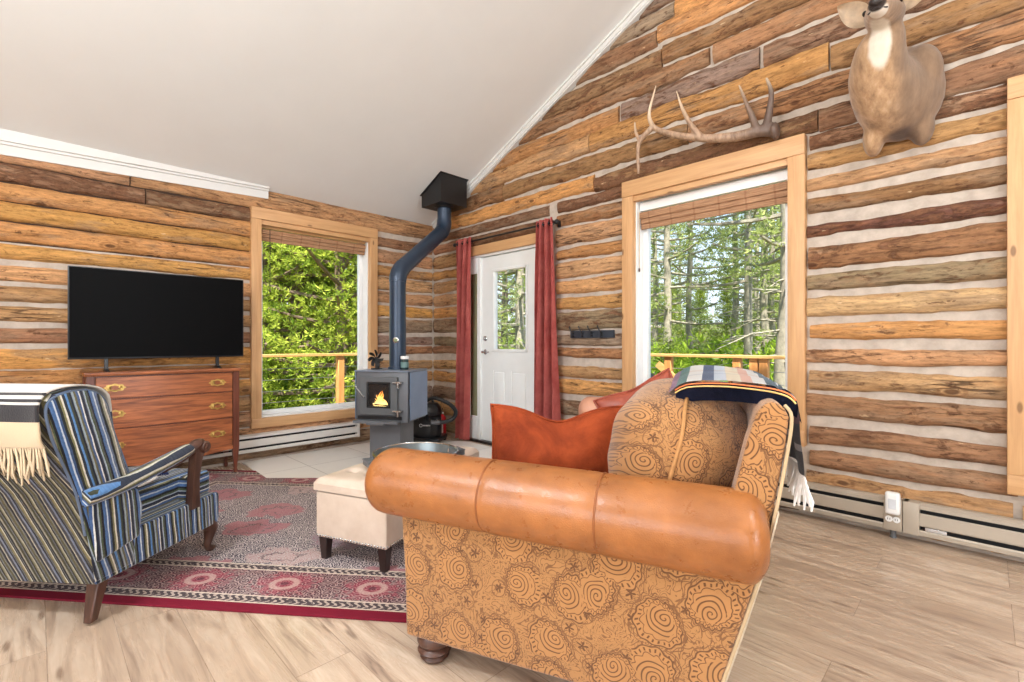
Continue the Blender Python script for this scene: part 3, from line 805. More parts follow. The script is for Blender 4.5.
# ------------------------------------------------------------------ heaters
def heater(label, axis, a0, a1, z0, z1, cm, join=None, foot=None):
    h = thing('baseboard_heater', label, 'heater', (a0, 0, 0) if axis == 0 else (0, a0, 0))
    P = (lambda a, d, z: (a-a0, -d, z)) if axis == 0 else (lambda a, d, z: (d, a-a0, z))
    H = z1-z0; e = .03
    ja, jb = join if join else (a1, a1)
    mb = MB(); mb.box(P(a0, .012, z0+.005), P(a1, .03, z1-.004)); mb.build('back_plate', SLOT, h, smooth=False)
    mb = MB()                                   # top hood with a turned-down lip
    poly = [(.012, z1-.008), (.012, z1), (.05, z1), (.072, z1-.012), (.072, z1-.03), (.067, z1-.03), (.067, z1-.016), (.048, z1-.008)]
    def pr(mb, poly, A, B):
        mb.loft([[V(P(A, d, z)) for d, z in poly], [V(P(B, d, z)) for d, z in poly]])
    pr(mb, poly, a0, ja); mb.build('top_hood', cm, h, smooth=False)
    mb = MB(); pr(mb, [(.062, z0+.28*H), (.074, z0+.30*H), (.076, z0+.34*H), (.074, z0+.66*H), (.066, z0+.70*H), (.06, z0+.69*H), (.066, z0+.62*H), (.066, z0+.36*H)], a0, ja); mb.build('front_panel', cm, h, smooth=False)
    mb = MB(); pr(mb, [(.012, z0), (.078, z0), (.08, z0+.022), (.074, z0+.03), (.068, z0+.01), (.012, z0+.01)], a0, ja); mb.build('bottom_lip', cm, h, smooth=False)
    for A, B in ((a0, a0+e), (a1-e, a1)):
        if join and A > a0: continue
        mb = MB(); mb.box(P(A, .010, z0-.003), P(B, .083, z1+.003)); mb.bevel(.006, 2); mb.build('end_cap', cm, h)
    mb = MB()
    for k in range(int((a1-a0)/.012)):
        if a0+.03+k*.012 > ja-.03: break
        mb.box(P(a0+.03+k*.012, .034, z0+.3*H), P(a0+.0312+k*.012, .06, z0+.62*H))
    mb.build('heating_fins', plain('fin_metal', c(70, 70, 72), .5, .6, bump=0), h, smooth=False)
    if join:
        mb = MB(); mb.box(P(ja, .010, z0-.003), P(jb, .086, z1+.003)); mb.bevel(.006, 2); jn = mb.build('junction_box', cm, h)
        mb = MB(); m_ = (ja+jb)/2
        zc_ = z0+.36*H
        for q_ in (-.017, .017): 
            mb = MB(); mb.lathe([(.017, 0), (.017, .004), (.013, .005), (.001, .005)], P(m_+q_, .086, zc_), 16, M.Rotation(PI/2, 3, 'X') if axis == 0 else None)
            mb.mi = 1
            for w in (-.005, .005): mb.box(P(m_+q_+w-.0012, .088, zc_-.004), P(m_+q_+w+.0012, .0925, zc_+.006))
            mb.build('outlet_face', [VINYL, SLOT], jn)
    if foot:
        mb = MB(); mb.lathe([(.016, 0), (.018, .006), (.014, .01), (.014, z0)], P(foot, .05, 0), 12); mb.build('foot', DARKSTEEL, h)
    return h
heater('pale baseboard heater under the left window, running behind the dresser', 1, -3.3, -1.035, .10, .262, SATINL)
heater('beige baseboard heater behind the sofa, ending in the outlet box', 0, 2.05, 4.588, .052, .226, SATIN, (4.505, 4.588), 4.545)
hh = heater('beige baseboard heater at the right edge beyond the outlet', 0, 4.590, 6.5, .052, .226, SATIN)
mb = MB(); mb.box((0, -.086, .049), (.072, -.010, .229)); mb.bevel(.006, 2); mb.build('wiring_cover', SATIN, hh)
mb = MB(); mb.box((.095, -.079, .082), (.185, -.072, .103)); mb.bevel(.002, 1); mb.build('data_plate', CHROME, hh)
pa = thing('plug_in_adapter', 'small white plug-in device standing up from the outlet on the heater', 'adapter', (4.549, -.087, .150))
mb = MB(); mb.box((-.034, -.045, 0), (.034, 0, .125)); mb.bevel(.016, 3); mb.build('casing', VINYL, pa)
mb = MB(); mb.box((-.018, -.048, .035), (.018, -.044, .09)); mb.bevel(.003, 1); mb.build('front_plate', plain('soft_white', c(206, 208, 212), .5, bump=0), pa)
mb = MB(); mb.box((-.008, -.002, .02), (.008, .004, .04)); mb.build('prong', CHROME, pa, smooth=False)

# ------------------------------------------------------------------ coat rack, curtains
ck = thing('coat_rack', 'black coat rack with four thin hooks on the log wall beside the coral curtain', 'coat rack', (2.42, 0, 1.165))
mb = MB(); mb.box((-.235, -.028, 0), (.235, -.005, .068)); mb.bevel(.003, 1); mb.build('backboard', plain('slate_black_board', c(38, 44, 54), .5), ck)
for x in (-.19, -.085, .015, .12):
    mb = MB(); mb.tube(smoothpath([(x, -.028, .045), (x, -.045, .043), (x-.006, -.058, .06), (x-.022, -.062, .09), (x-.030, -.060, .108)], 4), .0055, 8)
    mb.tube([(x, -.028, .02), (x, -.05, .014), (x, -.056, .026)], .005, 8); mb.build('hook', BLACKM, ck)

cr = thing('curtain_rod', 'black curtain rod with round finials above the white door', 'curtain rod', (1.3, -.10, 2.255))
mb = MB(); mb.tube([(-.72, 0, 0), (.76, 0, 0)], .010, 12); mb.build('rod', BLACKM, cr)
for x in (-.74, .78):
    mb = MB(); mb.ell((x, 0, 0), (.03, .022, .022)); mb.lathe([(.012, -.03), (.016, -.02), (.012, .03)], (x-.02*(1 if x > 0 else -1), 0, 0), 12, M.Rotation(PI/2, 3, 'Y')); mb.build('finial', BLACKM, cr)
for x in (-.66, .74):
    mb = MB(); mb.tube([(x, 0, 0), (x, .07, 0), (x, .085, 0)], .007, 8); mb.box((x-.012, .082, -.03), (x+.012, .1, .03)); mb.build('bracket', BLACKM, cr)
def curtain(label, x0, x1, b0, b1, zb, seed, nf):
    k = thing('curtain', label, 'curtain', ((x0+x1)/2, -.10, zb), 0, None)
    cx = (x0+x1)/2; zt = 2.30
    def fn(u, v):
        z = zb+(zt-zb)*v
        t = 1-v
        a = x0+(x1-x0)*u; b = b0+(b1-b0)*u
        x = b+(a-b)*(v**1.3)
        amp = .036+.014*t
        y = -.10+amp*math.sin(2*PI*nf*u+.5*math.sin(3*v+seed))+.008*noise.noise((u*4, v*3, seed))
        x += .010*math.sin(4*PI*nf*u+seed)*t
        return V((x-cx, y+.10, z-zb))
    mb = MB(); mb.grid(fn, 90, 30)
    bmesh.ops.solidify(mb.bm, geom=mb.bm.faces[:], thickness=.003)
    mb.build('panel', CURT, k)
    for i in range(2*nf):
        u = (i+.5)/(2*nf)
        p = fn(u, (2.255-zb)/(zt-zb))
        mb = MB(); mb.tube([V((p.x+.004, .022*math.cos(q), 2.255-zb+.022*math.sin(q))) for q in [2*PI*j/14 for j in range(14)]], .004, 6, loop=True)
        mb.build('grommet', BLACKM, k)
curtain('coral curtain panel hanging left of the white door, near the stove', .595, .865, .58, .79, .03, 1, 3)
curtain('coral curtain panel hanging right of the white door, by the coat rack', 1.84, 2.045, 1.775, 2.12, .03, 2, 3)

# ------------------------------------------------------------------ trophies
def m_deer():
    t = T('deer_coat'); v = t.co(); x, y, z = t.sep(v)
    n1 = t.noise(t.mp(v, (1, 1, .35)), 26, 5, .65)
    n2 = t.noise(v, 6, 3)
    base = t.ramp(n1, [(.28, c(128, 98, 72)), (.55, c(170, 136, 102)), (.75, c(192, 160, 128))])
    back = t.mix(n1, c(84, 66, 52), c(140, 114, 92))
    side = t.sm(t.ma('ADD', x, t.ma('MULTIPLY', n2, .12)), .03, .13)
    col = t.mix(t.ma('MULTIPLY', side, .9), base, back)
    # pale throat patch and chin
    thr = t.vm('DISTANCE', v, (-.075, -.42, .095)); 
    thr = t.vm('LENGTH', t.mp(t.vm('SUBTRACT', v, (-.035, -.40, .13)).outputs[0], (2.2, .8, .9)))
    m1 = t.sm(t.ma('ADD', thr.outputs['Value'], t.ma('MULTIPLY', n2, .08)), .13, .17, 1, 0)
    col = t.mix(m1, col, t.mix(n1, c(186, 172, 154), c(222, 212, 196)))
    chin = t.vm('DISTANCE', v, (-.022, -.57, .195)).outputs['Value']
    col = t.mix(t.sm(chin, .035, .05, 1, 0), col, c(224, 216, 204))
    col = t.mix(t.sm(t.ma('MULTIPLY', y, -1.), .588, .60), col, c(52, 42, 38))
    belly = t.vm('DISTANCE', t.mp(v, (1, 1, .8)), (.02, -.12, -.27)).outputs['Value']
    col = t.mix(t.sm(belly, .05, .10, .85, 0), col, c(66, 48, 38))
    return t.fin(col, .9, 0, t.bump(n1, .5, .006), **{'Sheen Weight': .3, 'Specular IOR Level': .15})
DEER = m_deer()
DK = plain('dark_hide', c(40, 32, 30), .4)
dm = thing('deer_mount', 'shoulder mount of a tan deer with a white throat high on the log wall', 'taxidermy', (4.565, 0, 2.575))
mb = MB()
def dring(cx, cy, cz, rx, r2, tilt, n=24):
    """ring whose plane normal is tilted from -y (0) up to +z (90)"""
    a = math.radians(tilt)
    e1 = V((1, 0, 0)); e2 = V((0, math.sin(a), math.cos(a)))
    return [V((cx-4.60, cy, cz-2.58))+e1*(rx*math.cos(2*PI*k/n))+e2*(r2*math.sin(2*PI*k/n)) for k in range(n)]
mb.loft([dring(4.62, .0, 2.545, .185, .25, 0), dring(4.61, -.05, 2.54, .195, .265, 0), dring(4.585, -.12, 2.55, .185, .26, 8), dring(4.555, -.19, 2.575, .160, .22, 22),
         dring(4.535, -.25, 2.625, .138, .165, 38), dring(4.54, -.295, 2.69, .122, .135, 50), dring(4.555, -.325, 2.755, .108, .115, 55), dring(4.57, -.34, 2.80, .085, .085, 52)])
def hring(cx, cy, cz, rx, r2, tilt): return dring(cx+.055, cy, cz, rx, r2, tilt)
HZ = -.035; HXO = .055
mb.loft([hring(4.525, -.31, 2.885+HZ, .06, .06, 5), hring(4.525, -.36, 2.885+HZ, .088, .080, 0), hring(4.525, -.43, 2.88+HZ, .084, .074, -8), hring(4.523, -.49, 2.862+HZ, .064, .060, -12), hring(4.522, -.545, 2.848+HZ, .049, .048, -12),
         hring(4.521, -.59, 2.838+HZ, .042, .042, -12), hring(4.521, -.612, 2.834+HZ, .03, .03, -12)])
for x, y, z, r in ((4.495, -.10, 2.315, (.052, .07, .11)), (4.705, -.05, 2.335, (.058, .055, .11)), (4.70, -.07, 2.62, (.10, .09, .16))): mb.ell((x-4.60, y, z-2.58), r)
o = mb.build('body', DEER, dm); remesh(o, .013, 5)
mb = MB(); mb.ell((-.079+HXO, -.604, .268+HZ), (.034, .024, .025)); mb.build('nose', DK, dm)
mb = MB(); mb.tube(smoothpath([(-.118+HXO, -.575, .236+HZ), (-.079+HXO, -.608, .236+HZ), (-.040+HXO, -.575, .236+HZ)], 5), .004, 6); mb.build('mouth', DK, dm)
for sx in (-1, 1):
    mb = MB(); mb.ell((-.077+HXO+sx*.072, -.445, .318+HZ), (.013, .018, .014)); mb.build('eye', plain('glass_eye', c(20, 14, 12), .08, bump=0), dm)
    # cupped ear: a leaf-shaped shell
    def ef(u, v, sx=sx):
        w = .074*math.sin(PI*min(1, v*.92+.08))**.8*(1-.25*v); a = (u-.5)*2
        return V((-.077+HXO+sx*(.06+.145*v)+a*w*.55*sx, -.36-.035*v-(1-a*a)*-.028, .315+HZ+.135*v-a*w*.75))
    mb = MB(); mb.grid(ef, 10, 14)
    bmesh.ops.solidify(mb.bm, geom=mb.bm.faces[:], thickness=.006)
    mb.build('ear', plain('ear_fur', c(210, 190, 164), .9, var=.15, sc=30), dm)

def m_antler():
    t = T('antler_bone'); v = t.co(); x, y, z = t.sep(v)
    n1 = t.noise(t.mp(v, (12, 12, 4)), 4, 5, .6)
    col = t.ramp(n1, [(.3, c(126, 98, 76)), (.6, c(176, 146, 120))])
    basek = t.sm(x, .28, .62)          # dark stained base, paler towards the tip
    col = t.mix(t.ma('MULTIPLY', basek, .9), col, c(84, 66, 58))
    tip = t.sm(z, .26, .46)
    col = t.mix(t.ma('MULTIPLY', tip, .8), col, c(222, 200, 172))
    return t.fin(col, .5, 0, t.bump(n1, .4, .006))
an = thing('elk_antler', 'single shed elk antler with six points lying along the top of the big window frame', 'antler', (3.30, -.085, 2.475))
mb = MB()
def at_(pts): return smoothpath([(p[0]-3.30, p[1], p[2]-2.475) for p in pts], 6)
def ant(pts, r0, r1):
    P = at_(pts); n = len(P); mb.tube(P, [r0+(r1-r0)*(i/(n-1))**1.1 for i in range(n)], 12)
ant([(3.93, .01, 2.525), (3.85, -.01, 2.545), (3.70, -.04, 2.545), (3.56, -.06, 2.57), (3.45, -.07, 2.605), (3.28, -.085, 2.672), (3.13, -.08, 2.765), (3.07, -.07, 2.85), (3.052, -.05, 2.94), (3.075, -.04, 3.04), (3.098, -.03, 3.135)], .040, .006)
mb.lathe([(.030, -.02), (.056, -.012), (.058, .006), (.04, .02)], (.635, .01, .05), 16, M.Rotation(PI/2, 3, 'Y'))
ant([(3.47, -.07, 2.60), (3.41, -.10, 2.70), (3.355, -.12, 2.83), (3.308, -.12, 2.98)], .026, .005)
ant([(3.83, -.02, 2.55), (3.815, -.06, 2.63), (3.785, -.09, 2.73), (3.742, -.10, 2.865)], .028, .006)
ant([(3.88, -.01, 2.55), (3.912, -.04, 2.64), (3.930, -.06, 2.76), (3.902, -.07, 2.86)], .030, .008)
ant([(3.10, -.08, 2.79), (3.03, -.09, 2.745), (2.985, -.09, 2.70), (2.968, -.08, 2.62), (2.957, -.05, 2.47)], .024, .012)
ant([(2.99, -.09, 2.715), (2.957, -.09, 2.79), (2.940, -.08, 2.885)], .018, .006)
o = mb.build('antler', m_antler(), an); remesh(o, .008, 3)

# ------------------------------------------------------------------ stove corner
hp = MB()
poly = [(.02, -2.18), (.74, -2.203), (2.30, -.62), (2.30, -.19), (1.17, -.10), (.79, -.10), (.40, -.36), (.05, -.80)]
hp.prism(poly, 2, 0.0, .012); hp.bevel(.004, 1)
def m_hearth():
    t = T('pale_hearth_tile'); v = t.co()
    br = t.n('ShaderNodeTexBrick', {'Vector': v, 'Color1': c(228, 223, 215), 'Color2': c(238, 233, 226), 'Mortar': c(176, 168, 160), 'Scale': 1, 'Mortar Size': .004, 'Brick Width': .6, 'Row Height': .6}, offset=0)
    col = t.mix(t.ma('MULTIPLY', t.noise(v, 7, 5), .25), br.outputs['Color'], c(190, 178, 166))
    return t.fin(col, .32, 0, t.bump(t.noise(v, 40, 3), .05, .003))
tag(hp.build('hearth_pad', m_hearth()), 'pale tiled hearth pad on the floor around the wood stove', 'hearth')

FX = (math.cos(math.radians(32.8)), math.sin(math.radians(32.8)))
ws = thing('wood_stove', 'grey steel wood stove with a burning fire behind its glass door', 'stove', (1.047, -1.324, .012), math.radians(32.8))
D = .42; W = .255
mb = MB(); mb.box((-W, 0, .392), (W, D, .845)); mb.bevel(.008, 2); mb.build('firebox', DARKSTEEL, ws)
mb = MB(); mb.box((-W-.012, -.012, .845), (W+.012, D+.012, .86)); mb.bevel(.004, 1); mb.build('top_plate', plain('top_plate_reflect_tint', c(122, 132, 146), .3, .2, var=.04, bump=.02), ws)  # bluish-white window reflection put into the lighter plate colour
for sx in (-1, 1):
    mb = MB(); mb.box((sx*(W+.016)-.003, .012, .41), (sx*(W+.016)+.003, D-.012, .842)); mb.box((sx*(W+.008)-.008, .03, .55), (sx*(W+.008)+.008, .06, .6)); mb.bevel(.002, 1); mb.build('side_shield', plain('steel_sky_tint', c(120, 138, 164), .42, .2, var=.05, bump=.03), ws)  # sky reflection put into the shield colour as blue
mb = MB(); mb.box((-.152, .06, 0), (.152, .36, .395)); mb.box((-.17, .045, 0), (.17, .375, .012)); mb.bevel(.005, 1); mb.build('pedestal', DARKSTEEL, ws)
mb = MB(); mb.box((-.245, -.075, .395), (.19, .01, .408)); mb.box((-.245, -.078, .385), (.19, -.068, .412)); mb.box((-.11, -.082, .375), (.06, -.06, .398)); mb.bevel(.003, 1); mb.build('ash_lip', DARKSTEEL, ws)
mb = MB(); mb.box((-.235, -.006, .415), (.2, .003, .445)); mb.build('air_slot', BLACKM, ws, smooth=False)
mb = MB()                                 # door: frame round the window
x0, x1, z0, z1 = -.200, .165, .462, .800; wx0, wx1, wz0, wz1 = -.122, .088, .535, .745
for A, B in (((x0, z0), (wx0, z1)), ((wx1, z0), (x1, z1)), ((wx0, z0), (wx1, wz0)), ((wx0, wz1), (wx1, z1))): mb.box((A[0], -.030, A[1]), (B[0], .0, B[1]))
mb.build('door', plain('door_steel', c(92, 95, 97), .5, .1, var=.06, bump=.05), ws, smooth=False)
mb = MB()
for A, B in (((wx0-.012, wz0-.012), (wx0+.004, wz1+.012)), ((wx1-.004, wz0-.012), (wx1+.012, wz1+.012)), ((wx0, wz0-.012), (wx1, wz0+.004)), ((wx0, wz1-.004), (wx1, wz1+.012))): mb.box((A[0], -.036, A[1]), (B[0], -.02, B[1]))
mb.bevel(.003, 1); dw = mb.build('window_gasket', BLACKM, ws)
mb = MB(); mb.box((wx0, -.024, wz0), (wx1, -.020, wz1)); mb.build('fire_glass', GLASS, ws, smooth=False)
mb = MB(); mb.box((wx0-.01, -.010, wz0-.01), (wx1+.01, -.0062, wz1+.01)); mb.build('fire_lining', plain('soot_brick', c(40, 30, 26), .9, var=.4, sc=20), ws, smooth=False)
mb = MB()
fr = random.Random(3)
for k in range(11):
    fx = -.065+.0115*k+fr.uniform(-.004, .004); h = .13*math.exp(-((k-5.5)/3.6)**2)*fr.uniform(.6, 1.05)+.02; w = fr.uniform(.007, .012)
    P = [(fx+.012*math.sin(j*1.3+k)*j/6, -.0145, wz0+.003+h*j/7) for j in range(8)]
    mb.tube(P, [w*(.7+.6*j/2) if j < 2 else w*1.3*(1-(j-2)/5.2)+.0006 for j in range(8)], 8, sy=.28, up=(0, 1, 0))
mb.build('flame', m_flame(), ws)
mb = MB(); mb.tube([(-.09, -.0135, wz0+.012), (.06, -.0135, wz0+.014)], .0055, 8); mb.tube([(-.06, -.0135, wz0+.02), (.075, -.0135, wz0+.006)], .005, 8); mb.build('burning_log', plain('charred_log', c(44, 28, 20), .9), ws)
for z in (.752, .497):
    mb = MB(); mb.tube([(.13, -.045, z), (.205, -.045, z)], .011, 10); mb.tube([(.178, -.045, z+.012), (.178, -.045, z-.048)], .012, 10); mb.tube([(.205, -.045, z), (.205, 0, z)], .008, 8); mb.build('door_hinge', CHROME, ws)
mb = MB(); mb.tube([(-.155, -.04, .62), (-.225, -.075, .72)], .0055, 8); mb.tube([(-.155, -.04, .62), (-.15, -.03, .612), (-.15, -.0, .61)], .006, 8); mb.build('door_latch', CHROME, ws)

pp = thing('stove_pipe', 'black stove pipe rising from the stove with two elbows up to the ceiling box', 'stove pipe', (.942, -1.094, .872))
def PW(x, y, z): return V((x-.942, y+1.094, z-.872))
lo = V((.942, -1.094, 0)); up = V((.60, -.285, 0)); dv = (up-lo)
r0 = .079
sec = [[PW(.942, -1.094, .872), PW(.942, -1.094, 1.30)], [PW(.942, -1.094, 1.30), PW(.942, -1.094, 1.76)]]
for k, sgm in enumerate(sec):
    mb = MB(); mb.tube(sgm, r0-.002*k, 28); mb.build('pipe_section', PIPEM, pp)
def bez(a, b, d, n=5): return [a.lerp(b, i/n).lerp(b.lerp(d, i/n), i/n) for i in range(n+1)]
L0 = PW(.942, -1.094, 1.80); U0 = PW(.60, -.285, 2.395); dd = (U0-L0).normalized()
mb = MB(); mb.tube(bez(L0-V((0, 0, .10)), L0, L0+dd*.10, 4), r0+.003, 28); mb.build('elbow', PIPEM, pp)
mb = MB(); mb.tube([L0+dd*.09, U0-dd*.09], r0-.001, 28); mb.build('pipe_section', PIPEM, pp)
mb = MB(); mb.tube(bez(U0-dd*.10, U0, U0+V((0, 0, .10)), 4), r0+.003, 28); mb.build('elbow', PIPEM, pp)
mb = MB(); mb.tube([U0+V((0, 0, .09)), PW(.60, -.285, 2.68)], r0-.002, 28); mb.build('pipe_section', PIPEM, pp)
mb = MB(); mb.lathe([(r0-.01, 0), (r0+.012, .002), (r0+.012, .02), (r0+.001, .024)], (0, 0, 0), 28); mb.build('collar', PIPEM, pp)
# thermometer strapped to the pipe, facing the room
import math as _m
tv = V((.72, -.69, 0)).normalized()
mb = MB(); R3 = V((0, 0, 1)).rotation_difference(tv).to_matrix()
mb.lathe([(.001, 0), (.026, 0), (.027, .006), (.022, .009), (.001, .009)], V((0, 0, .275))+tv*(r0-.003), 20, R3); th_ = mb.build('thermometer', CHROME, pp)
mb = MB(); mb.lathe([(.001, .009), (.017, .0092), (.017, .0105), (.001, .0105)], V((0, 0, .275))+tv*(r0-.003), 20, R3); mb.build('dial', plain('dial_olive', c(112, 120, 78), .5, bump=0), th_)

sb = thing('ceiling_support_box', 'black square ceiling box where the stove pipe meets the sloped ceiling', 'flue box', (.60, -.285, 2.645))
mb = MB(); a_ = .18
bx = [(-a_, -a_), (a_, -a_), (a_, a_), (-a_, a_)]
mb.loft([[V((x, y, 0)) for x, y in bx], [V((x, y, zc(.60+x)-2.645+.01)) for x, y in bx]]); mb.build('box', BLACKM, sb, smooth=False)
mb = MB(); bo = .195
bo_ = [(-bo, -bo), (bo, -bo), (bo, bo), (-bo, bo)]
mb.loft([[V((x, y, zc(.60+x)-2.645-.006)) for x, y in bo_], [V((x, y, zc(.60+x)-2.645+.004)) for x, y in bo_]]); mb.build('ceiling_flange', BLACKM, sb, smooth=False)
mb = MB(); mb.lathe([(r0-.004, -.012), (.105, -.012), (.105, .002), (r0-.004, .002)], (0, 0, 0), 28); mb.build('trim_ring', BLACKM, sb)

def stove_pt(x, y): return (1.047+FX[0]*x-FX[1]*y, -1.324+FX[1]*x+FX[0]*y)
p = stove_pt(-.135, .16)
fan = thing('stove_fan', 'small black heat powered fan with seven blades on top of the wood stove', 'fan', (p[0], p[1], .872), math.radians(32.8))
mb = MB(); mb.box((-.045, -.03, 0), (.045, .03, .010)); mb.bevel(.003, 1); mb.build('base', BLACKM, fan)
mb = MB(); mb.box((-.018, .004, .010), (.018, .022, .085))
for k in range(3): mb.box((-.012+.010*k, .012, .03), (-.008+.010*k, .04, .09))
mb.build('heat_sink', BLACKM, fan, smooth=False)
mb = MB(); mb.lathe([(.012, -.018), (.014, 0), (.012, .02), (.001, .022)], (0, .0, .105), 14, M.Rotation(PI/2, 3, 'X')); hub = mb.build('motor', BLACKM, fan)
for k in range(7):
    a = 2*PI*k/7+.2
    def bl(u, v, a=a):
        rr = .012+.068*v; w = (.008+.021*math.sin(PI*(.1+.75*v)))*(u-.5)*2
        an_ = a+.55*v+w/(rr+.02)*.8
        return V((rr*math.cos(an_), -.020+.012*(u-.5), .105+rr*math.sin(an_)))
    mb = MB(); mb.grid(bl, 5, 7); bmesh.ops.solidify(mb.bm, geom=mb.bm.faces[:], thickness=.0015); mb.build('blade', BLACKM, fan)
p = stove_pt(.145, .17)
jar = thing('glass_jar', 'small dark jar with a pale lid on the stove top beside the pipe', 'jar', (p[0], p[1], .872))
mb = MB(); mb.lathe([(.001, 0), (.034, 0), (.037, .006), (.037, .088), (.030, .098), (.001, .098)], (0, 0, 0), 24); mb.build('body', plain('dark_green_glass', c(34, 52, 52), .1, bump=0), jar)
mb = MB(); mb.lathe([(.0375, .02), (.0378, .02), (.0378, .07), (.0375, .07)], (0, 0, 0), 24); mb.build('label', plain('jar_label', c(96, 124, 122), .6, bump=0), jar)
mb = MB(); mb.lathe([(.001, .098), (.037, .098), (.038, .104), (.038, .122), (.034, .126), (.001, .126)], (0, 0, 0), 24); mb.build('lid', VINYL, jar)

# vacuum, extinguisher
vc = thing('canister_vacuum', 'black canister vacuum with its hose looped up, standing in the corner behind the stove', 'vacuum cleaner', (.46, -.40, 0), math.radians(38))
mb = MB(); mb.lathe([(.001, .05), (.15, .05), (.165, .07), (.168, .2), (.16, .30), (.13, .315), (.001, .315)], (-.02, 0, 0), 28); mb.build('tank', BLACKPL, vc)
mb = MB(); mb.lathe([(.168, .315), (.172, .33), (.16, .40), (.12, .445), (.05, .455), (.001, .455)], (-.02, 0, 0), 28); mb.build('motor_head', BLACKPL, vc)
mb = MB(); mb.tube(smoothpath([(-.10, 0, .43), (-.07, 0, .49), (.03, 0, .49), (.06, 0, .43)], 5), .014, 10); mb.build('carry_handle', BLACKPL, vc)
mb = MB(); mb.box((-.22, -.19, .03), (.18, .16, .075)); mb.bevel(.02, 3); mb.build('base_skirt', BLACKPL, vc)
for x, y in ((-.19, -.16), (.15, -.16), (-.19, .13), (.15, .13)):
    mb = MB(); mb.tube([(x-.014, y, .026), (x+.014, y, .026)], .026, 14); mb.build('caster', BLACKPL, vc)
for x in (-.10, .02):
    mb = MB(); mb.box((x, -.178, .27), (x+.035, -.15, .345)); mb.bevel(.004, 1); mb.build('lid_latch', BLACKPL, vc)
mb = MB()                                 # pale emblem ring and lettering bar on the tank front
mb.tube([V((-.035+.016*math.cos(q), -.170, .215+.016*math.sin(q))) for q in [2*PI*k/16 for k in range(16)]], .0035, 6, loop=True)
for k, w in enumerate((.010, .008, .010, .010, .008, .010)): mb.box((-.010+.0135*k, -.1715+.0008*k*k*.25, .208), (-.010+.0135*k+w, -.160, .222))
mb.build('emblem', plain('pale_print', c(214, 214, 214), .5, bump=0), vc, smooth=False)
mb = MB(); hz = smoothpath([(-.06, -.12, .40), (.0, -.17, .47), (.12, -.19, .52), (.27, -.15, .46), (.34, -.11, .37), (.31, -.10, .29), (.23, -.13, .255), (.14, -.16, .25)], 9)
mb.tube(hz, [.021+.0025*(i % 2) for i in range(len(hz))], 12); mb.build('hose', BLACKPL, vc)
mb = MB(); mb.tube([(.08, -.165, .25), (.14, -.16, .25), (.17, -.15, .252)], .026, 12); mb.tube([(.14, -.165, .255), (.15, -.18, .285)], .012, 10); mb.build('wand', plain('grey_wand', c(110, 112, 116), .3, .5), vc)

fe = thing('fire_extinguisher', 'small red fire extinguisher on the floor between the vacuum and the coral curtain', 'fire extinguisher', (.425, -.19, 0))
RED = plain('extinguisher_red', c(186, 22, 30), .3, bump=0)
mb = MB(); mb.lathe([(.001, 0), (.05, 0), (.053, .01), (.053, .235), (.045, .265), (.02, .28), (.018, .295), (.001, .295)], (0, 0, 0), 28); mb.build('cylinder', RED, fe)
mb = MB()
tt = math.atan2(-.71, .70)
for k in range(9):
    a = tt-.55+1.1*k/8
mb.loft([[V((.0538*math.cos(tt-.3+.75*k/10), .0538*math.sin(tt-.3+.75*k/10), z)) for k in range(11)] for z in (.08, .21)], cap=False, closed=False); mb.build('label', plain('label_white', c(226, 222, 216), .5, bump=0), fe)
mb = MB(); mb.box((-.018, -.018, .293), (.018, .018, .32)); mb.bevel(.004, 1); mb.build('valve', BLACKM, fe)
mb = MB(); mb.tube([(.0, 0, .315), (-.03, .03, .335), (-.075, .07, .345)], .007, 8); mb.tube([(.0, 0, .31), (-.035, .035, .31), (-.07, .07, .305)], .006, 8); mb.build('lever', BLACKM, fe)
mb = MB(); mb.tube([(.01, -.01, .31), (.04, -.035, .315), (.05, -.045, .305)], .008, 8); mb.build('nozzle', BLACKM, fe)
mb = MB(); mb.lathe([(.001, 0), (.012, 0), (.012, .008), (.001, .008)], (.02, .0, .305), 12, M.Rotation(PI/2, 3, 'Y')); mb.build('pressure_gauge', VINYL, fe)


# ------------------------------------------------------------------ dresser and television
ds = thing('dresser', 'reddish brown wooden dresser with three drawers and brass pulls under the television', 'dresser', (.20, -2.79, 0))
yl, yr = -.495, .492; xf, xb = .165, -.17
def bow(y): return .018*math.cos(PI*(y-(yl+yr)/2)/(yr-yl))          # gently bowed front
def bowed(mb, y0, y1, z0, z1, d0, d1, n=14):
    mb.loft([[V((xf+bow(y)+d, y, z)) for d, z in ((d0, z0), (d1, z0), (d1, z1), (d0, z1))] for y in [y0+(y1-y0)*i/n for i in range(n+1)]])
mb = MB(); mb.box((xb, yl+.035, .23), (xf-.012, yr-.035, .88)); mb.build('carcass', MAHOGD, ds, smooth=False)
mb = MB()
mb.loft([[V((x, y, z)) for x, z in ((xb-.01, .88), (xf+.018+bow(y), .88), (xf+.024+bow(y), .892), (xf+.018+bow(y), .905), (xb-.01, .905))] for y in [yl-.01+(yr-yl+.02)*i/16 for i in range(17)]])
mb.build('top', MAHOG, ds)
for y0, y1 in ((yl, yl+.05), (yr-.05, yr)):
    ym = (y0+y1)/2
    for x0, x1, nm in ((xf-.045, xf+.004, 'leg'), (xb, xb+.045, 'leg')):
        xm = (x0+x1)/2
        def sq(w, z, xm=xm, ym=ym): return [V((xm+a*w, ym+b*w, z)) for a, b in ((-1, -1), (1, -1), (1, 1), (-1, 1))]
        mb = MB(); mb.loft([sq(.008, 0), sq(.014, .012), sq(.016, .03), sq(.011, .045), sq(.013, .06), sq(.025, .235), sq(.025, .88)]); mb.bevel(.003, 1); mb.build(nm, MAHOGD, ds)
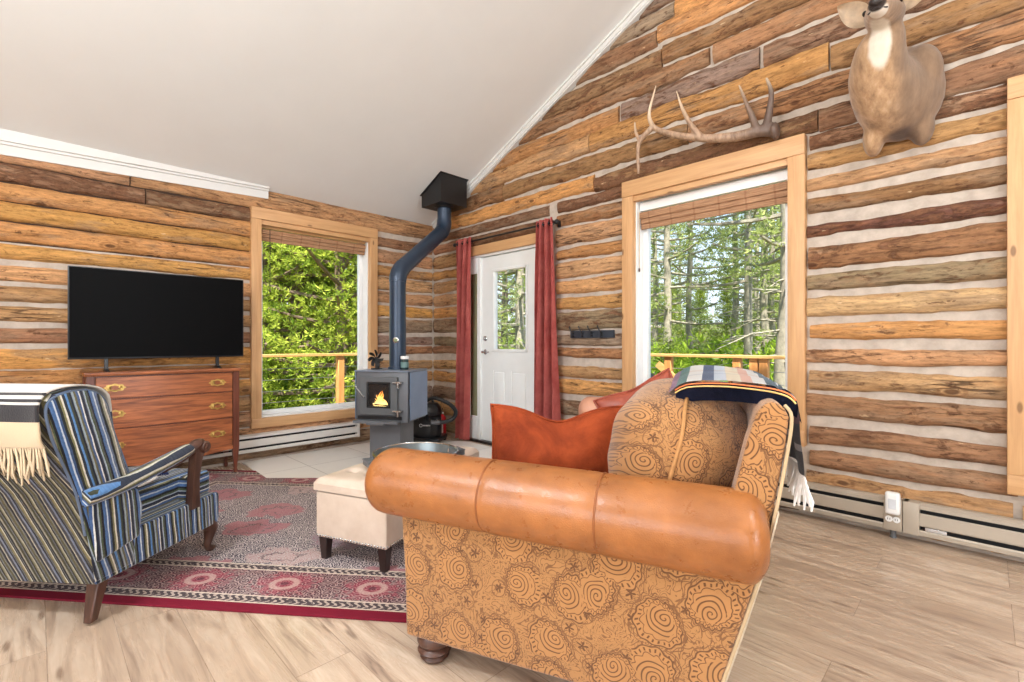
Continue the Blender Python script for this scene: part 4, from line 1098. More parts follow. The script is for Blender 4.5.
for z0, z1 in ((.712, .868), (.49, .702), (.245, .480)):
    mb = MB(); bowed(mb, yl+.054, yr-.054, z0, z1, -.02, .006); mb.bevel(.003, 1); dr = mb.build('drawer', MAHOG, ds)
    for y in (-.335, .325):
        zz = (z0+z1)/2; xx = xf+bow(y)+.006
        mb = MB()
        # pierced oval back plate with scalloped rim
        rim = [V((xx+.003, y+(.060+.005*math.cos(8*q))*math.cos(q), zz+(.028+.003*math.cos(8*q))*math.sin(q))) for q in [2*PI*k/48 for k in range(48)]]
        inn = [V((xx+.003, y+.7*(v.y-y), zz+.55*(v.z-zz))) for v in rim]
        mb.loft([inn, rim, [v-V((.003, 0, 0)) for v in rim]], cap=False)
        for q in (-.032, .032): mb.lathe([(.013, 0), (.012, .004), (.006, .007), (.004, .014), (.001, .016)], (xx, y+q, zz+.003), 12, M.Rotation(PI/2, 3, 'Y'))
        mb.tube(smoothpath([(xx+.014, y-.034, zz+.003), (xx+.018, y-.03, zz-.013), (xx+.018, y, zz-.019), (xx+.018, y+.03, zz-.013), (xx+.014, y+.034, zz+.003)], 4), .0032, 8)
        mb.build('drawer_pull', BRASS, dr)
mb = MB(); n = 24                              # scalloped apron
def apz(y):
    t = abs(y-(yl+yr)/2)/((yr-yl)/2); return .235-.028*max(0, 1-abs(t-.35)/.5)+.0*t
mb.loft([[V((xf+bow(y)+d, y, z)) for d, z in ((-.02, apz(y)-.018), (.002, apz(y)-.018), (.002, .245), (-.02, .245))] for y in [yl+.05+(yr-yl-.1)*i/n for i in range(n+1)]])
mb.build('apron', MAHOG, ds)
mb = MB()
for z in (.707, .485): bowed(mb, yl+.05, yr-.05, z-.004, z+.004, -.02, .003)
mb.build('drawer_divider', MAHOGD, ds)

tv = thing('television', 'large black flat television standing on the dresser', 'television', (.20, -2.80, .905))
mb = MB(); mb.box((-.012, -.574, .094), (.018, .577, .778)); mb.box((-.045, -.40, .12), (-.01, .40, .5)); mb.bevel(.004, 2); mb.build('housing', BLACKPL, tv)
SCR = T('dark_screen').fin(c(10, 10, 11), .4, **{'Specular IOR Level': .04})
mb = MB(); mb.box((.0175, -.566, .108), (.0192, .569, .771)); mb.build('screen', SCR, tv, smooth=False)
for y in (-.36, .375):
    mb = MB(); mb.box((-.01, y-.012, .0), (.012, y+.012, .10)); mb.loft([[V((x, y+s_*.012, z)) for x, z in ((-.11, 0), (.11, 0), (.11, .006), (.02, .022), (-.02, .022), (-.11, .006))] for s_ in (-1, 1)]); mb.bevel(.002, 1); mb.build('foot', BLACKPL, tv)

# ------------------------------------------------------------------ rug
CX, CY = 4.921, -3.539; A_ = math.radians(44.9)
FW = V((-math.sin(A_), math.cos(A_), 0)); RT = V((math.cos(A_), math.sin(A_), 0))
def FL(fw, lat, z=0): return V((CX, CY, z))+FW*fw+RT*lat
ang = math.atan2(RT.y, RT.x)-math.radians(6.0)
HX, HY = 1.62, 1.015
e = V((math.cos(ang), math.sin(ang), 0)); fperp = V((-math.sin(ang), math.cos(ang), 0))
near_mid = FL(2.0, -1.40)
ctr = near_mid+fperp*HY+e*.12
rg = MB()
rg.prism([(-HX, -HY), (HX, -HY), (HX, HY), (-HX, HY)], 2, 0, .011); rg.bevel(.004, 2)
o = rg.build('area_rug', m_rug(HX, HY)); o.location = (ctr.x, ctr.y, .0005); o.rotation_euler = (0, 0, ang)
tag(o, 'faded oriental rug with a dark red edge, under the striped armchair and cream ottoman', 'rug')

# ------------------------------------------------------------------ sofa (local x: front to rear, y: near arm to far arm)
SR = math.atan2(.372, .928); SP = (3.482, -2.623, 0)
def SW(u, v, z=0):
    return (SP[0]+u*math.cos(SR)-v*math.sin(SR), SP[1]+u*math.sin(SR)+v*math.cos(SR), z)
sf = thing('sofa', 'paisley sofa with caramel leather rolled arms, seen from its side', 'sofa', SP, SR)
LV = 2.12
def roll(v, u0, u1, r, mat, n_seams):
    mb = MB(); N = 60; ring = []
    def rad(u):
        k = 1.0
        for s_ in n_seams: k -= .035*math.exp(-((u-s_)/.010)**2)
        a = min(1, max(0, (u-u0)/.075)); b = min(1, max(0, (u1-u)/.05))
        return r*k*math.sqrt(max(.0, 1-(1-a)**2*.80))*math.sqrt(max(.0, 1-(1-b)**2*.65))*(1+.03*(u-u0))
    us = [u0+.075*(i/10)**2 for i in range(10)]+[u0+.075+(u1-u0-.125)*i/90 for i in range(91)]+[u1-.05*((10-i)/10)**2 for i in range(1, 11)]
    for u in us:
        R_ = rad(u); k = 28; zc_ = .622-.016*(u-u0)
        ring.append([V((u, v+R_*1.06*math.cos(2*PI*j/k), zc_+R_*.98*math.sin(2*PI*j/k)*(1.0 if math.sin(2*PI*j/k) > 0 else 1.04))) for j in range(k)])
    mb.loft(ring); return mb.build('rolled_arm', mat, sf), rad
ra, rad = roll(.045, -.160, 1.125, .116, TAN, (.315, .685))
for u in (.315, .685):
    mb = MB(); R_ = rad(u)*1.0; zc_ = .622-.016*(u+.13)
    mb.tube([V((u, .045+R_*1.06*math.cos(q), zc_+R_*.99*math.sin(q))) for q in [2*PI*k/40 for k in range(40)]], .0035, 6, loop=True); mb.build('seam', plain('leather_welt', c(132, 76, 36), .5), ra)
mb = MB()                                    # gathered pleats at the rear end of the near arm
for q in range(-3, 5):
    a = q*.33; mb.tube(smoothpath([(1.128, .045+.02*math.cos(a), .602+.02*math.sin(a)), (1.122, .045+.08*math.cos(a), .602+.08*math.sin(a)), (1.085, .045+.116*math.cos(a), .602+.113*math.sin(a))], 4), .006, 6)
mb.build('pleats', TAN, ra)
roll(LV-.045, .075, 1.12, .105, PINKL, ())
UVS = lambda p, n: (p.x, p.z) if abs(n.y) > .5 else ((p.y, p.z) if abs(n.x) > .5 else (p.x, p.y))
def arm_panel(v0, v1, uf):
    mb = MB()
    poly = [(uf, .095), (uf-.006, .30), (uf-.02, .50), (uf-.015, .60), (1.09, .60), (1.10, .51), (1.055, .35), (1.012, .21), (.985, .095)]
    mb.prism(poly, 1, v0, v1, 1); mb.bevel(.014, 3); return mb.build('arm_panel', PAISLEY, sf, uv=UVS)
arm_panel(0, .12, 0.0); arm_panel(LV-.12, LV, .10)
mb = MB(); mb.box((.04, .10, .095), (1.0, LV-.10, .33)); mb.bevel(.02, 2); mb.build('base', PAISLEY, sf, uv=UVS)
mb = MB()                                    # near wing of the back, full profile
wing = [(.92, .33), (.985, .50), (1.036, .68), (1.075, .85), (1.098, .93), (1.115, .957), (1.140, .966), (1.163, .953), (1.176, .925), (1.165, .83), (1.14, .68), (1.10, .51), (1.055, .35), (1.012, .21), (.985, .1), (.9, .1)]
mb.prism(wing, 1, .035, .15); mb.bevel(.016, 3, .6); mb.build('back_wing', PAISLEY, sf, uv=UVS)
mb = MB(); mb.prism(wing, 1, LV-.15, LV-.035); mb.bevel(.016, 3, .6); mb.build('back_wing', PAISLEY, sf, uv=UVS)
mb = MB()
core = [(1.02, .33), (1.055, .50), (1.085, .68), (1.10, .85), (1.112, .93), (1.125, .955), (1.145, .962), (1.163, .948), (1.172, .92), (1.16, .83), (1.135, .68), (1.095, .51), (1.05, .35), (1.008, .21), (.98, .1), (.94, .1)]
mb.prism(core, 1, .15, LV-.15, 6); mb.build('backrest', PAISLEY, sf, uv=UVS)
mb = MB()                                    # pale welt along the rear edge
mb.tube(smoothpath([(.988, .008, .1), (1.016, .006, .21), (1.058, .006, .35), (1.104, .008, .51), (1.144, .03, .68), (1.170, .036, .83), (1.181, .04, .925), (1.166, .05, .956)], 4), .0045, 8)
mb.build('welt', plain('pale_welt', c(184, 160, 124), .8, bump=.1), sf)
mb = MB(); mb.prism([(.995, .11), (1.02, .21), (1.063, .35), (1.108, .51), (1.146, .68), (1.150, .68), (1.113, .51), (1.068, .35), (1.026, .21), (1.002, .11)], 1, .012, LV-.012); mb.build('rear_panel', plain('pale_back_fabric', c(198, 184, 160), .85, sc=60, bump=.3), sf)
for a, b in ((.145, 1.055), (1.065, LV-.145)):
    mb = MB(); mb.box((.02, a, .33), (.90, b, .475)); mb.bevel(.045, 4); mb.build('seat_cushion', PAISLEY, sf, uv=UVS)
for u, v in ((.078, .066), (.90, .075), (.078, LV-.066), (.90, LV-.075)):
    mb = MB(); mb.lathe([(.001, 0), (.040, 0), (.046, .006), (.052, .014), (.046, .022), (.052, .026), (.061, .038), (.055, .049), (.049, .052), (.056, .057), (.063, .070), (.064, .082), (.058, .094), (.02, .098), (.001, .098)], (u, v, 0), 24); mb.build('leg', WALNUT, sf)

def puff(w, d, h, e1=.62, top=0, n=40, m=24, wob=.012, seed=0, sag=0):
    """cushion body: w along x (thickness), d along y, h along z, knife edge seam round the y-z outline"""
    mb = MB(); rings = []
    sg = lambda v, p: math.copysign(abs(v)**p, v)
    for i in range(m+1):
        t = -1+2*i/m                                   # through the thickness
        k = max(.0, 1-abs(t)**2.4)**.5
        ring = []
        for j in range(n):
            q = 2*PI*j/n
            y = d/2*sg(math.cos(q), e1); z = h/2*sg(math.sin(q), e1)
            kk = .06+.94*k
            wv = wob*noise.noise((y*5, z*5, seed+t))
            ring.append(V((w/2*t*(1+0*k), y*kk*(1+wv), z*kk*(1+wv)+sag*(1-(2*y/d)**2)*k)))
        rings.append(ring)
    mb.loft(rings); return mb
# overstuffed paisley back cushions
def back_cushion(label, u, v, z, w, d, h, tilt, grp=None, yaw=0):
    k = thing('back_cushion', label, 'cushion', SW(u, v, z), SR+yaw, grp)
    k.rotation_euler = (0, tilt, SR+yaw)
    mb = puff(w, d, h, .70, wob=.05)
    for vv in mb.bm.verts:                       # soft wrinkles
        vv.co.x += .010*noise.noise((vv.co.y*6, vv.co.z*9, 2)); vv.co.z += .008*noise.noise((vv.co.x*9, vv.co.y*9, 7))
    mb.build('cover', PAISLEY, k, uv=lambda p, n: (p.x+.4*p.y, p.z+.35*p.y))
    sg = lambda q, p: math.copysign(abs(q)**p, q)
    mb = MB(); n = 64
    mb.tube([V((.006*math.sin(5*q), d/2*1.004*sg(math.cos(q), .70), h/2*1.004*sg(math.sin(q), .70))) for q in [2*PI*i/n for i in range(n)]], .0065, 8, loop=True)
    mb.build('welt', plain('paisley_welt', c(176, 128, 76), .8, sc=60), k)
    return k
back_cushion('big round paisley back cushion against the near end of the sofa back', .872, .60, .712, .52, .88, .51, .20)
back_cushion('farther paisley back cushion, mostly behind the near one and under the plaid blanket', .90, 1.52, .70, .38, .84, .47, .20)

def throw_pillow(name, label, loc, rot, w, h, th, mat, chop=.06, piping=None):
    k = thing(name, label, 'pillow', loc); k.rotation_euler = rot
    mb = MB(); n = 30
    def side(sgn):
        def fn(s_, t):
            a = 2*s_-1; b = 2*t-1
            ed = lambda q: 1-abs(q)**3.2
            x = a*w/2*(1-.05*ed(b)); z = b*h/2*(1-.05*ed(a))
            if b > 0: z -= chop*b*math.exp(-(a/.42)**2)
            y = sgn*th/2*(max(0, 1-abs(a)**2.6)*max(0, 1-abs(b)**2.6))**.55
            y += sgn*.010*noise.noise((a*2.2, b*2.2, sgn*3+4))*ed(a)*ed(b)
            if b > 0: y -= sgn*.055*b*math.exp(-(a/.30)**2)*ed(b*.9)*.6
            return V((x, y, z))
        return fn
    mb.grid(side(1), n, n); mb.grid(side(-1), n, n)
    mb.build('cover', mat, k, weld=True, ang=3)
    f = side(0)
    P = [f(i/20, 0) for i in range(20)]+[f(1, i/20) for i in range(20)]+[f(1-i/20, 1) for i in range(20)]+[f(0, 1-i/20) for i in range(20)]
    mb = MB(); mb.tube(P, .006, 8, loop=True); mb.build('piping', piping or mat, k)
    return k
throw_pillow('throw_pillow', 'rust orange velvet pillow with a dented top edge, standing behind the near arm', SW(.40, .50, .668), (-.14, 0, SR+math.radians(18)), .57, .385, .19, VELVET, .06)
throw_pillow('throw_pillow', 'reddish brown leather pillow half hidden behind the big round paisley cushion', SW(.64, 1.40, .70), (-.22, math.radians(-24), SR+math.radians(18)), .47, .40, .15, RUSTL, .02)

# plaid blanket over the sofa back
bl = thing('plaid_blanket', 'plaid blanket with pale stripes and white fringe draped over the sofa back', 'blanket', SW(1.15, .6, .96), SR)
path = smoothpath([(-.30, -.02), (-.24, .025), (-.14, .038), (-.06, .036), (0, .030), (.035, .016), (.054, -.02), (.062, -.10), (.070, -.16), (.074, -.215)], 5)
L_ = [0]
for a, b in zip(path, path[1:]): L_.append(L_[-1]+(V(b)-V(a)).length)
V0, V1 = -.47, .42
def bf(u, v):
    i = min(len(path)-2, int(u*(len(path)-1)+1e-6)); f = u*(len(path)-1)-i
    a = V(path[i]).lerp(V(path[i+1]), f)
    yy = V0+(V1-V0)*v
    front = max(0, 1-u*2.1)
    yy += .20*front*(1-v)                       # the near edge runs in towards the front
    bulge = .045*math.exp(-((yy-.05)/.22)**2)*front
    wv = .010*math.sin(yy*26+3*u)+.012*noise.noise((yy*6, u*4, 1))
    return V((a.x+wv*(.2+.9*max(0, u-.5)), yy, a.y+bulge+wv*.5*(1-u)+.006))
mb = MB(); mb.grid(bf, 48, 40)
uvl = lambda p, n: (p.y, p.x-p.z*1.0 if p.x > .03 else p.x)
bmesh.ops.solidify(mb.bm, geom=mb.bm.faces[:], thickness=.008)
mb.build('cloth', PLAID, bl, uv=uvl, norm=True)
mb = MB()                                       # dark folded end hanging down between cushion and wing
NAVY = m_velvet('navy_wool', c(24, 28, 46), c(44, 50, 76))
def nf(u, v): 
    p = bf(.06+.60*u, 0)
    return V((p.x+.02*v*math.sin(u*7), p.y-.012+.03*v+.01*math.sin(u*14), p.z-.004-.065*v*(1-.2*u)))
mb.grid(nf, 24, 10); bmesh.ops.solidify(mb.bm, geom=mb.bm.faces[:], thickness=.008); mb.build('folded_end', NAVY, bl)
for k, cc in enumerate((c(214, 120, 70), c(224, 190, 120))):
    mb = MB(); mb.tube([bf(.06+.55*i/20, 0)+V((0, -.020, -.008-.009*k)) for i in range(21)], .0025, 6); mb.build('hem_stripe', plain('hem_'+('orange', 'gold')[k], cc, .9), bl)
def fringe(mb, pts, ln, r, dirf, seed):
    rr = random.Random(seed)
    for p in pts:
        d = dirf(p); l = ln*rr.uniform(.75, 1.15); s1 = V((rr.uniform(-.02, .02), rr.uniform(-.02, .02), 0))
        P = [p, p+d*l*.35+s1*.4, p+d*l*.7+s1, p+d*l+s1*rr.uniform(.2, 1.6)]
        mb.tube(P, [r*.8, r, r*1.1, r*.6], 5)
mb = MB(); fringe(mb, [bf(1, i/150) for i in range(151)], .085, .0042, lambda p: V((.02, 0, -1)), 5); mb.build('fringe', FRINGE, bl)

# ------------------------------------------------------------------ ottoman and tray
ot = thing('storage_ottoman', 'cream leather storage ottoman with nailhead trim, on the rug before the sofa', 'ottoman', SW(-.667, .94), SR)
hx_, hy_ = .221, .475
mb = MB(); mb.box((-hx_, -hy_, .128), (hx_, hy_, .360)); mb.bevel(.010, 3); mb.build('body', CREAM, ot)
mb = MB(); nu, nv = 40, 80                        # tufted lid
tufts = [(a*.11, b*.155) for a in (-1, 0, 1) for b in (-2, -1, 0, 1, 2)]
def lid(u, v):
    x = (-1+2*u)*(hx_+.008); y = (-1+2*v)*(hy_+.008)
    ex_ = min(hx_+.008-abs(x), hy_+.008-abs(y))
    z = .402+.036*(1-math.exp(-ex_/.016))
    for a, b in tufts: z -= .022*math.exp(-((x-a)**2+(y-b)**2)/.0011)
    return V((x, y, z))
mb.grid(lid, nu, nv)
o_ = [(-1, -1), (1, -1), (1, 1), (-1, 1)]
mb.loft([[V((a*(hx_+.008-d), b*(hy_+.008-d), z)) for a, b in o_] for z, d in ((.364, .008), (.368, 0), (.402, 0))], cap=False)
mb.build('lid', CREAM, ot, weld=True)
mb = MB()
for a, b in tufts: mb.ell((a, b, .402+.036-.021), (.010, .010, .005), nu=10, nv=6)
mb.build('tuft_button', CREAM, ot)
for a in (-1, 1):
    for b in (-1, 1):
        mb = MB(); mb.loft([[V((a*(hx_-.035)+p*w, b*(hy_-.035)+q_*w, z)) for p, q_ in o_] for z, w in ((0, .017), (.132, .026))]); mb.bevel(.003, 1); mb.build('leg', ESPRESSO, ot)
mb = MB()
for i in range(24):
    for sx in (-1, 1): mb.ell((sx*0+(-hx_+.012+(2*hx_-.024)*i/23), sx*(hy_+.001), .139), (.0065, .004, .0065), nu=8, nv=5)
for i in range(52):
    for sx in (-1, 1): mb.ell((sx*(hx_+.001), -hy_+.012+(2*hy_-.024)*i/51, .139), (.004, .0065, .0065), nu=8, nv=5)
mb.build('nailhead_trim', CHROME, ot)

TR = plain('galvanised_tray', c(120, 128, 130), .35, .7, var=.12, sc=14, bump=.05)
ty = thing('round_tray', 'round galvanised metal tray with cut-out handles on the ottoman', 'tray', SW(-.575, .90, .4395), SR)
mb = MB(); mb.lathe([(.001, 0), (.222, 0), (.228, .004), (.222, .006), (.001, .006)], (0, 0, 0), 48); mb.build('base', wood('tray_wood', c(176, 140, 100), c(206, 172, 132), 0, .5), ty)
ha = math.radians(258)-SR
def wall(q): 
    out = 0
    return out
mb = MB(); N = 72; R1, R2, ht = .226, .236, .062
def gap(i):
    q = 2*PI*(i+.5)/N
    return any(abs((q-h_+PI) % (2*PI)-PI) < .26 for h_ in (ha, ha+PI))
for i in range(N):
    q0, q1 = 2*PI*i/N, 2*PI*(i+1)/N
    for za, zb in (((.004, .020), (.042, ht)) if gap(i) else ((.004, ht),)):
        f_ = lambda z: R1+(R2-R1)*z/ht
        mb.face([V((f_(za)*math.cos(q0), f_(za)*math.sin(q0), za)), V((f_(za)*math.cos(q1), f_(za)*math.sin(q1), za)), V((f_(zb)*math.cos(q1), f_(zb)*math.sin(q1), zb)), V((f_(zb)*math.cos(q0), f_(zb)*math.sin(q0), zb))])
bmesh.ops.remove_doubles(mb.bm, verts=mb.bm.verts, dist=1e-4)
bmesh.ops.solidify(mb.bm, geom=mb.bm.faces[:], thickness=.003)
mb.build('rim_wall', TR, ty)
mb = MB(); mb.tube([V((R2*math.cos(2*PI*k/64), R2*math.sin(2*PI*k/64), ht)) for k in range(64)], .0045, 8, loop=True); mb.build('rolled_rim', CHROME, ty)
for h_ in (ha, ha+PI):
    mb = MB(); d_ = V((math.cos(h_), math.sin(h_), 0)); t_ = V((-d_.y, d_.x, 0))
    c0 = d_*(R2-.004)+V((0, 0, .03))
    mb.tube([c0-t_*.055+V((0, 0, .012)), c0+d_*.055-t_*.05+V((0, 0, .014)), c0+d_*.055+t_*.05+V((0, 0, .014)), c0+t_*.055+V((0, 0, .012))], .004, 8)
    mb.loft([[c0+d_*a+t_*b*w+V((0, 0, zz)) for a, b, w, zz in ((0, -1, .055, -.02), (.055, -1, .05, -.014), (.055, -1, .05, .014), (0, -1, .055, .012))], [c0+d_*a+t_*b*w+V((0, 0, zz)) for a, b, w, zz in ((0, 1, .055, -.02), (.055, 1, .05, -.014), (.055, 1, .05, .014), (0, 1, .055, .012))]])
    mb.build('handle', DARKSTEEL, ty)

# ------------------------------------------------------------------ striped armchair (local x 0 at its right side, y forward)
ca = math.radians(5.1)
yv = FW*math.cos(ca)+RT*math.sin(ca); crz = math.atan2(-yv.x, yv.y)
CP = FL(1.90, -1.635)
ch = thing('armchair', 'striped chenille armchair with open wooden arms, its back to the viewer', 'armchair', (CP.x, CP.y, .011), crz)
CWD = .70
prof = [(-.035, .16), (-.07, .36), (-.105, .53), (-.165, .68), (-.20, .77), (-.222, .86), (-.215, .905), (-.185, .926), (-.13, .938), (-.06, .936), (-.01, .914), (.025, .865), (.055, .75), (.105, .62), (.15, .48), (.165, .30), (.15, .16)]
def lean(p): return p.y+.30*(p.z-.16)
def uv_back(p, n):
    if abs(n.x) > .6: return (lean(p)*1.0+.02, p.z)
    return (p.x+.40*p.z+.04, p.z) if n.y < -.3 else (p.x+.04, p.z)
mb = MB()
def rs(x, k): # rounded edge: shrink the profile near the sides
    cy_, cz_ = -.03, .55
    return [V((x, y+(cy_-y)*k, z+(cz_-z)*k*.35)) for y, z in prof]
mb.loft([rs(0, .09), rs(-.005, .045), rs(-.015, .015), rs(-.03, 0), rs(-.67, 0), rs(-.685, .015), rs(-.695, .045), rs(-.70, .09)])
mb.bm.normal_update(); bmesh.ops.recalc_face_normals(mb.bm, faces=mb.bm.faces)
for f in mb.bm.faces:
    f.material_index = 1 if f.normal.y < -.55 and f.calc_center_median().z < .9 else 0  # rear faces take the stripes with shade painted in
mb.build('backrest', [STRIPE, STRIPE_SHADED], ch, uv=uv_back, ang=1.2)
for sx in (0, -CWD):
    mb = MB(); mb.tube([V((sx+(-.006 if sx == 0 else .006), y+(-.03-y)*.06, z+(.55-z)*.03)) for y, z in smoothpath(prof[1:16], 3)], .005, 8); mb.build('piping', plain('pale_piping', c(84, 98, 120), .8), ch)
mb = MB()                                           # seat rail box
rail = [(-.02, .15), (.655, .145), (.668, .17), (.668, .295), (.655, .31), (.0, .31)]
mb.prism(rail, 0, -.695, -.005, 1); mb.bevel(.02, 3)
mb.build('seat_rail', STRIPE, ch, uv=lambda p, n: (p.y+.10*p.z, p.z) if abs(n.x) > .6 else (p.x, p.z))
for xa, xb_ in ((-.12, .010), (-.710, -.58)):
    mb = MB(); mb.prism([(-.03, .24), (.165, .27), (.18, .40), (.155, .485), (.05, .50), (-.075, .50)], 0, xa, xb_); mb.bevel(.018, 3)
    mb.build('side_panel', STRIPE, ch, uv=lambda p, n: (p.y+.1*p.z, p.z) if abs(n.x) > .6 else (p.x, p.z))
mb = MB(); mb.box((-.60, .14, .305), (-.10, .66, .435)); mb.box((-.655, .50, .305), (-.045, .66, .43)); mb.bevel(.030, 4)
mb.build('seat_cushion', STRIPE, ch, uv=lambda p, n: (p.x, p.y) if abs(n.z) > .55 else (p.z*.9, p.x+p.y))
for sx in (-.008, -.692):
    P = smoothpath([(sx, -.085, .512), (sx, .10, .520), (sx, .30, .552), (sx, .455, .585)], 5)
    mb = MB(); mb.tube(P, [.046, .050, .050, .050, .050, .049, .048, .047, .046, .045, .044, .043, .042, .040, .038, .034], 16, sy=.72); am = mb.build('arm_pad', STRIPE, ch, uv=lambda p, n: (p.x+.055+1.1*(p.z-.512-.135*(p.y+.085)), p.y))
    mb = MB(); mb.tube(smoothpath([(sx, .30, .525), (sx, .42, .555), (sx, .49, .590), (sx, .535, .600), (sx, .560, .585)], 5), [.024, .024, .024, .025, .026, .027, .028, .029, .030, .031, .032, .032, .032, .030, .028, .026, .022, .018, .014, .010, .006], 12, sy=.8)
    mb.lathe([(.001, -.036), (.026, -.036), (.030, -.028), (.030, .028), (.026, .036), (.001, .036)], (sx, .535, .578), 20, M.Rotation(PI/2, 3, 'Y')); mb.lathe([(.001, .036), (.012, .036), (.012, .042), (.001, .044)], (sx, .535, .578), 14, M.Rotation(PI/2, 3, 'Y')); mb.build('arm_scroll', WALNUT, am)
    mb = MB(); mb.loft([[V((sx+a*w, y+b*d, z)) for a, b in o_] for z, y, w, d in ((.28, .485, .019, .032), (.34, .483, .019, .026), (.42, .487, .018, .023), (.50, .497, .018, .026), (.57, .515, .019, .034))]); mb.bevel(.005, 2); mb.build('arm_post', WALNUT, ch)
for sx in (-.040, -.660):
    mb = MB(); mb.loft([[V((sx+a*w, y+b*w, z)) for a, b in o_] for z, y, w in ((0, -.015, .017), (.02, -.012, .018), (.17, .02, .027))]); mb.bevel(.004, 1); mb.build('leg', WALNUT, ch)
    mb = MB(); P = smoothpath([(sx, .625, .165), (sx, .645, .12), (sx, .635, .07), (sx, .625, .035), (sx, .642, .012), (sx, .655, .008)], 4)
    R_ = [.036, .037, .038, .037, .035, .032, .029, .026, .023, .021, .019, .018, .017, .017, .018, .02, .021, .021, .020, .018, .012]
    mb.tube(P, R_, 12, sy=1.0); mb.ell((sx, .650, .012), (.024, .028, .012), nu=14, nv=8); mb.build('leg', WALNUT, ch)

# cream throw over the back of the chair
tw = thing('throw_blanket', 'cream throw with black stripes and knotted fringe over the armchair back', 'blanket', (CP.x, CP.y, .011), crz)
def m_throw():
    t = T('striped_throw'); v = t.co('UV'); u, w, _ = t.sep(v)
    nz = t.noise(v, 120, 3)
    S = [(0, c(196, 175, 144)), (.115, c(40, 38, 40)), (.185, c(192, 188, 180)), (.20, c(40, 38, 40)), (.222, c(192, 188, 180)), (.245, c(40, 38, 40)), (.262, c(192, 188, 180)), (.60, c(36, 38, 52)), (.63, c(230, 226, 218)), (.86, c(34, 36, 46)), (.90, c(230, 226, 220))]
    col = t.ramp(w, S, 'CONSTANT')
    return t.fin(col, .95, 0, t.bump(nz, .35, .004), **{'Sheen Weight': .3, 'Specular IOR Level': .15})
off = .014
tp = [(-.214, .735), (-.226, .775), (-.236, .86), (-.228, .905), (-.192, .936), (-.13, .948), (-.06, .946), (0, .926), (.042, .875), (.072, .75), (.12, .625), (.165, .50), (.20, .455), (.30, .448), (.40, .452)]
tp = smoothpath(tp, 4)
TL = [0]
for a, b in zip(tp, tp[1:]): TL.append(TL[-1]+(V(b)-V(a)).length)
def tf(u, v):                                   # u along the path, v across
    i = min(len(tp)-2, int(u*(len(tp)-1)+1e-6)); f = u*(len(tp)-1)-i
    a = V(tp[i]).lerp(V(tp[i+1]), f)
    x = -.006-.60*v-.16*max(0, u-.55)*(1-v)*1.6
    if u < .4: x += .012*noise.noise((u*9, v*3, 2))
    w_ = .008*noise.noise((x*8, u*8, 3))
    n_ = -1 if u < .45 else 1
    return V((x, a.x+w_*n_, a.y+.3*w_+(.004 if u > .75 else 0)))
mb = MB(); NU, NV = 60, 40
mb.grid(tf, NU, NV)
mb.bm.verts.ensure_lookup_table()
key = {}
for i in range(NU+1):
    for j in range(NV+1): key[i*(NV+1)+j] = (j/NV, i/NU)
lookup = {tuple(round(q, 5) for q in mb.bm.verts[k].co): val for k, val in key.items()}
mb.build('cloth', m_throw(), tw, uv=lambda p, n: lookup.get(tuple(round(q, 5) for q in p), (0, 0)), norm=False)
sm_ = tw.children[0].modifiers.new('thick', 'SOLIDIFY'); sm_.thickness = .006; sm_.offset = 0
mb = MB(); fringe(mb, [tf(0, i/64)+V((0, -.004, 0)) for i in range(65)], .12, .0042, lambda p: V((0, .18, -1)), 8); mb.build('fringe', WOOL, tw)
mb = MB(); fringe(mb, [tf(1, i/40)+V((0, 0, .004)) for i in range(41)], .05, .004, lambda p: V((0, 1, -.02)), 9); mb.build('fringe', FRINGE, tw)
mb = MB(); pt = tf(1, .0)
for k in range(14):
    a = 2*PI*k/14; mb.tube([pt+V((0, .0, .018)), pt+V((.012*math.cos(a), .02+.012*math.sin(a), .02)), pt+V((.022*math.cos(a), .03+.02*math.sin(a), .006))], [.004, .004, .003], 5)
mb.ell(pt+V((0, .005, .016)), (.011, .011, .011), nu=10, nv=6); mb.build('tassel', plain('navy_tassel', c(36, 48, 92), .9), tw)


# ------------------------------------------------------------------ outside: deck, railings, grill, trees
dk = MB(); dk.box((-1.75, -8, -.10), (-.22, 2.6, -.06)); dk.box((-.22, .22, -.10), (10.5, 2.6, -.06))
tag(dk.build('floor_deck', CEDAR, smooth=False), kind='structure')
CABLE = plain('steel_cable', c(176, 176, 172), .3, .9, bump=0)
CEDX, CEDY = CEDAR, wood('deck_rail_wood', c(190, 138, 78), c(226, 178, 112), 1, .6)
CEDZ = wood('deck_post_wood', c(186, 120, 62), c(220, 160, 96), 2, .6)
def railing(label, axis, a0, a1, d, posts, zt=.975):
    r = thing('deck_railing', label, 'railing', (a0, d, -.06) if axis == 0 else (d, a0, -.06))
    P = (lambda a, w, z: (a-a0, w, z+.06)) if axis == 0 else (lambda a, w, z: (w, a-a0, z+.06))
    mb = MB(); mb.box(P(a0, -.07, zt-.038), P(a1, .07, zt)); mb.bevel(.005, 1); mb.build('top_rail', CEDX if axis == 0 else CEDY, r)
    for p in posts:
        mb = MB(); mb.box(P(p-.045, -.045, -.06), P(p+.045, .045, zt-.038)); mb.bevel(.005, 1); mb.build('post', CEDZ, r)
    for k in range(6):
        z = .06+k*.145
        mb = MB(); mb.tube([P(a0, 0, z), P(a1, 0, z)], .004, 6); mb.build('cable', CABLE, r)
    return r
railing('deck railing with cables outside the left window', 1, -8, 2.45, -1.6, (-7.2, -5.4, -3.6, -2.2, -.47, 1.0, 2.35))
rl = railing('deck railing with close-set posts outside the big window', 0, -1.6, 3.33, 2.45, (-1.5, .2, 1.0, 1.92, 2.80, 2.99, 3.10))
mb = MB(); mb.bar((3.37, -.02, .90), (3.62, -.02, .70), .04, .09); mb.build('brace', CEDX, rl)

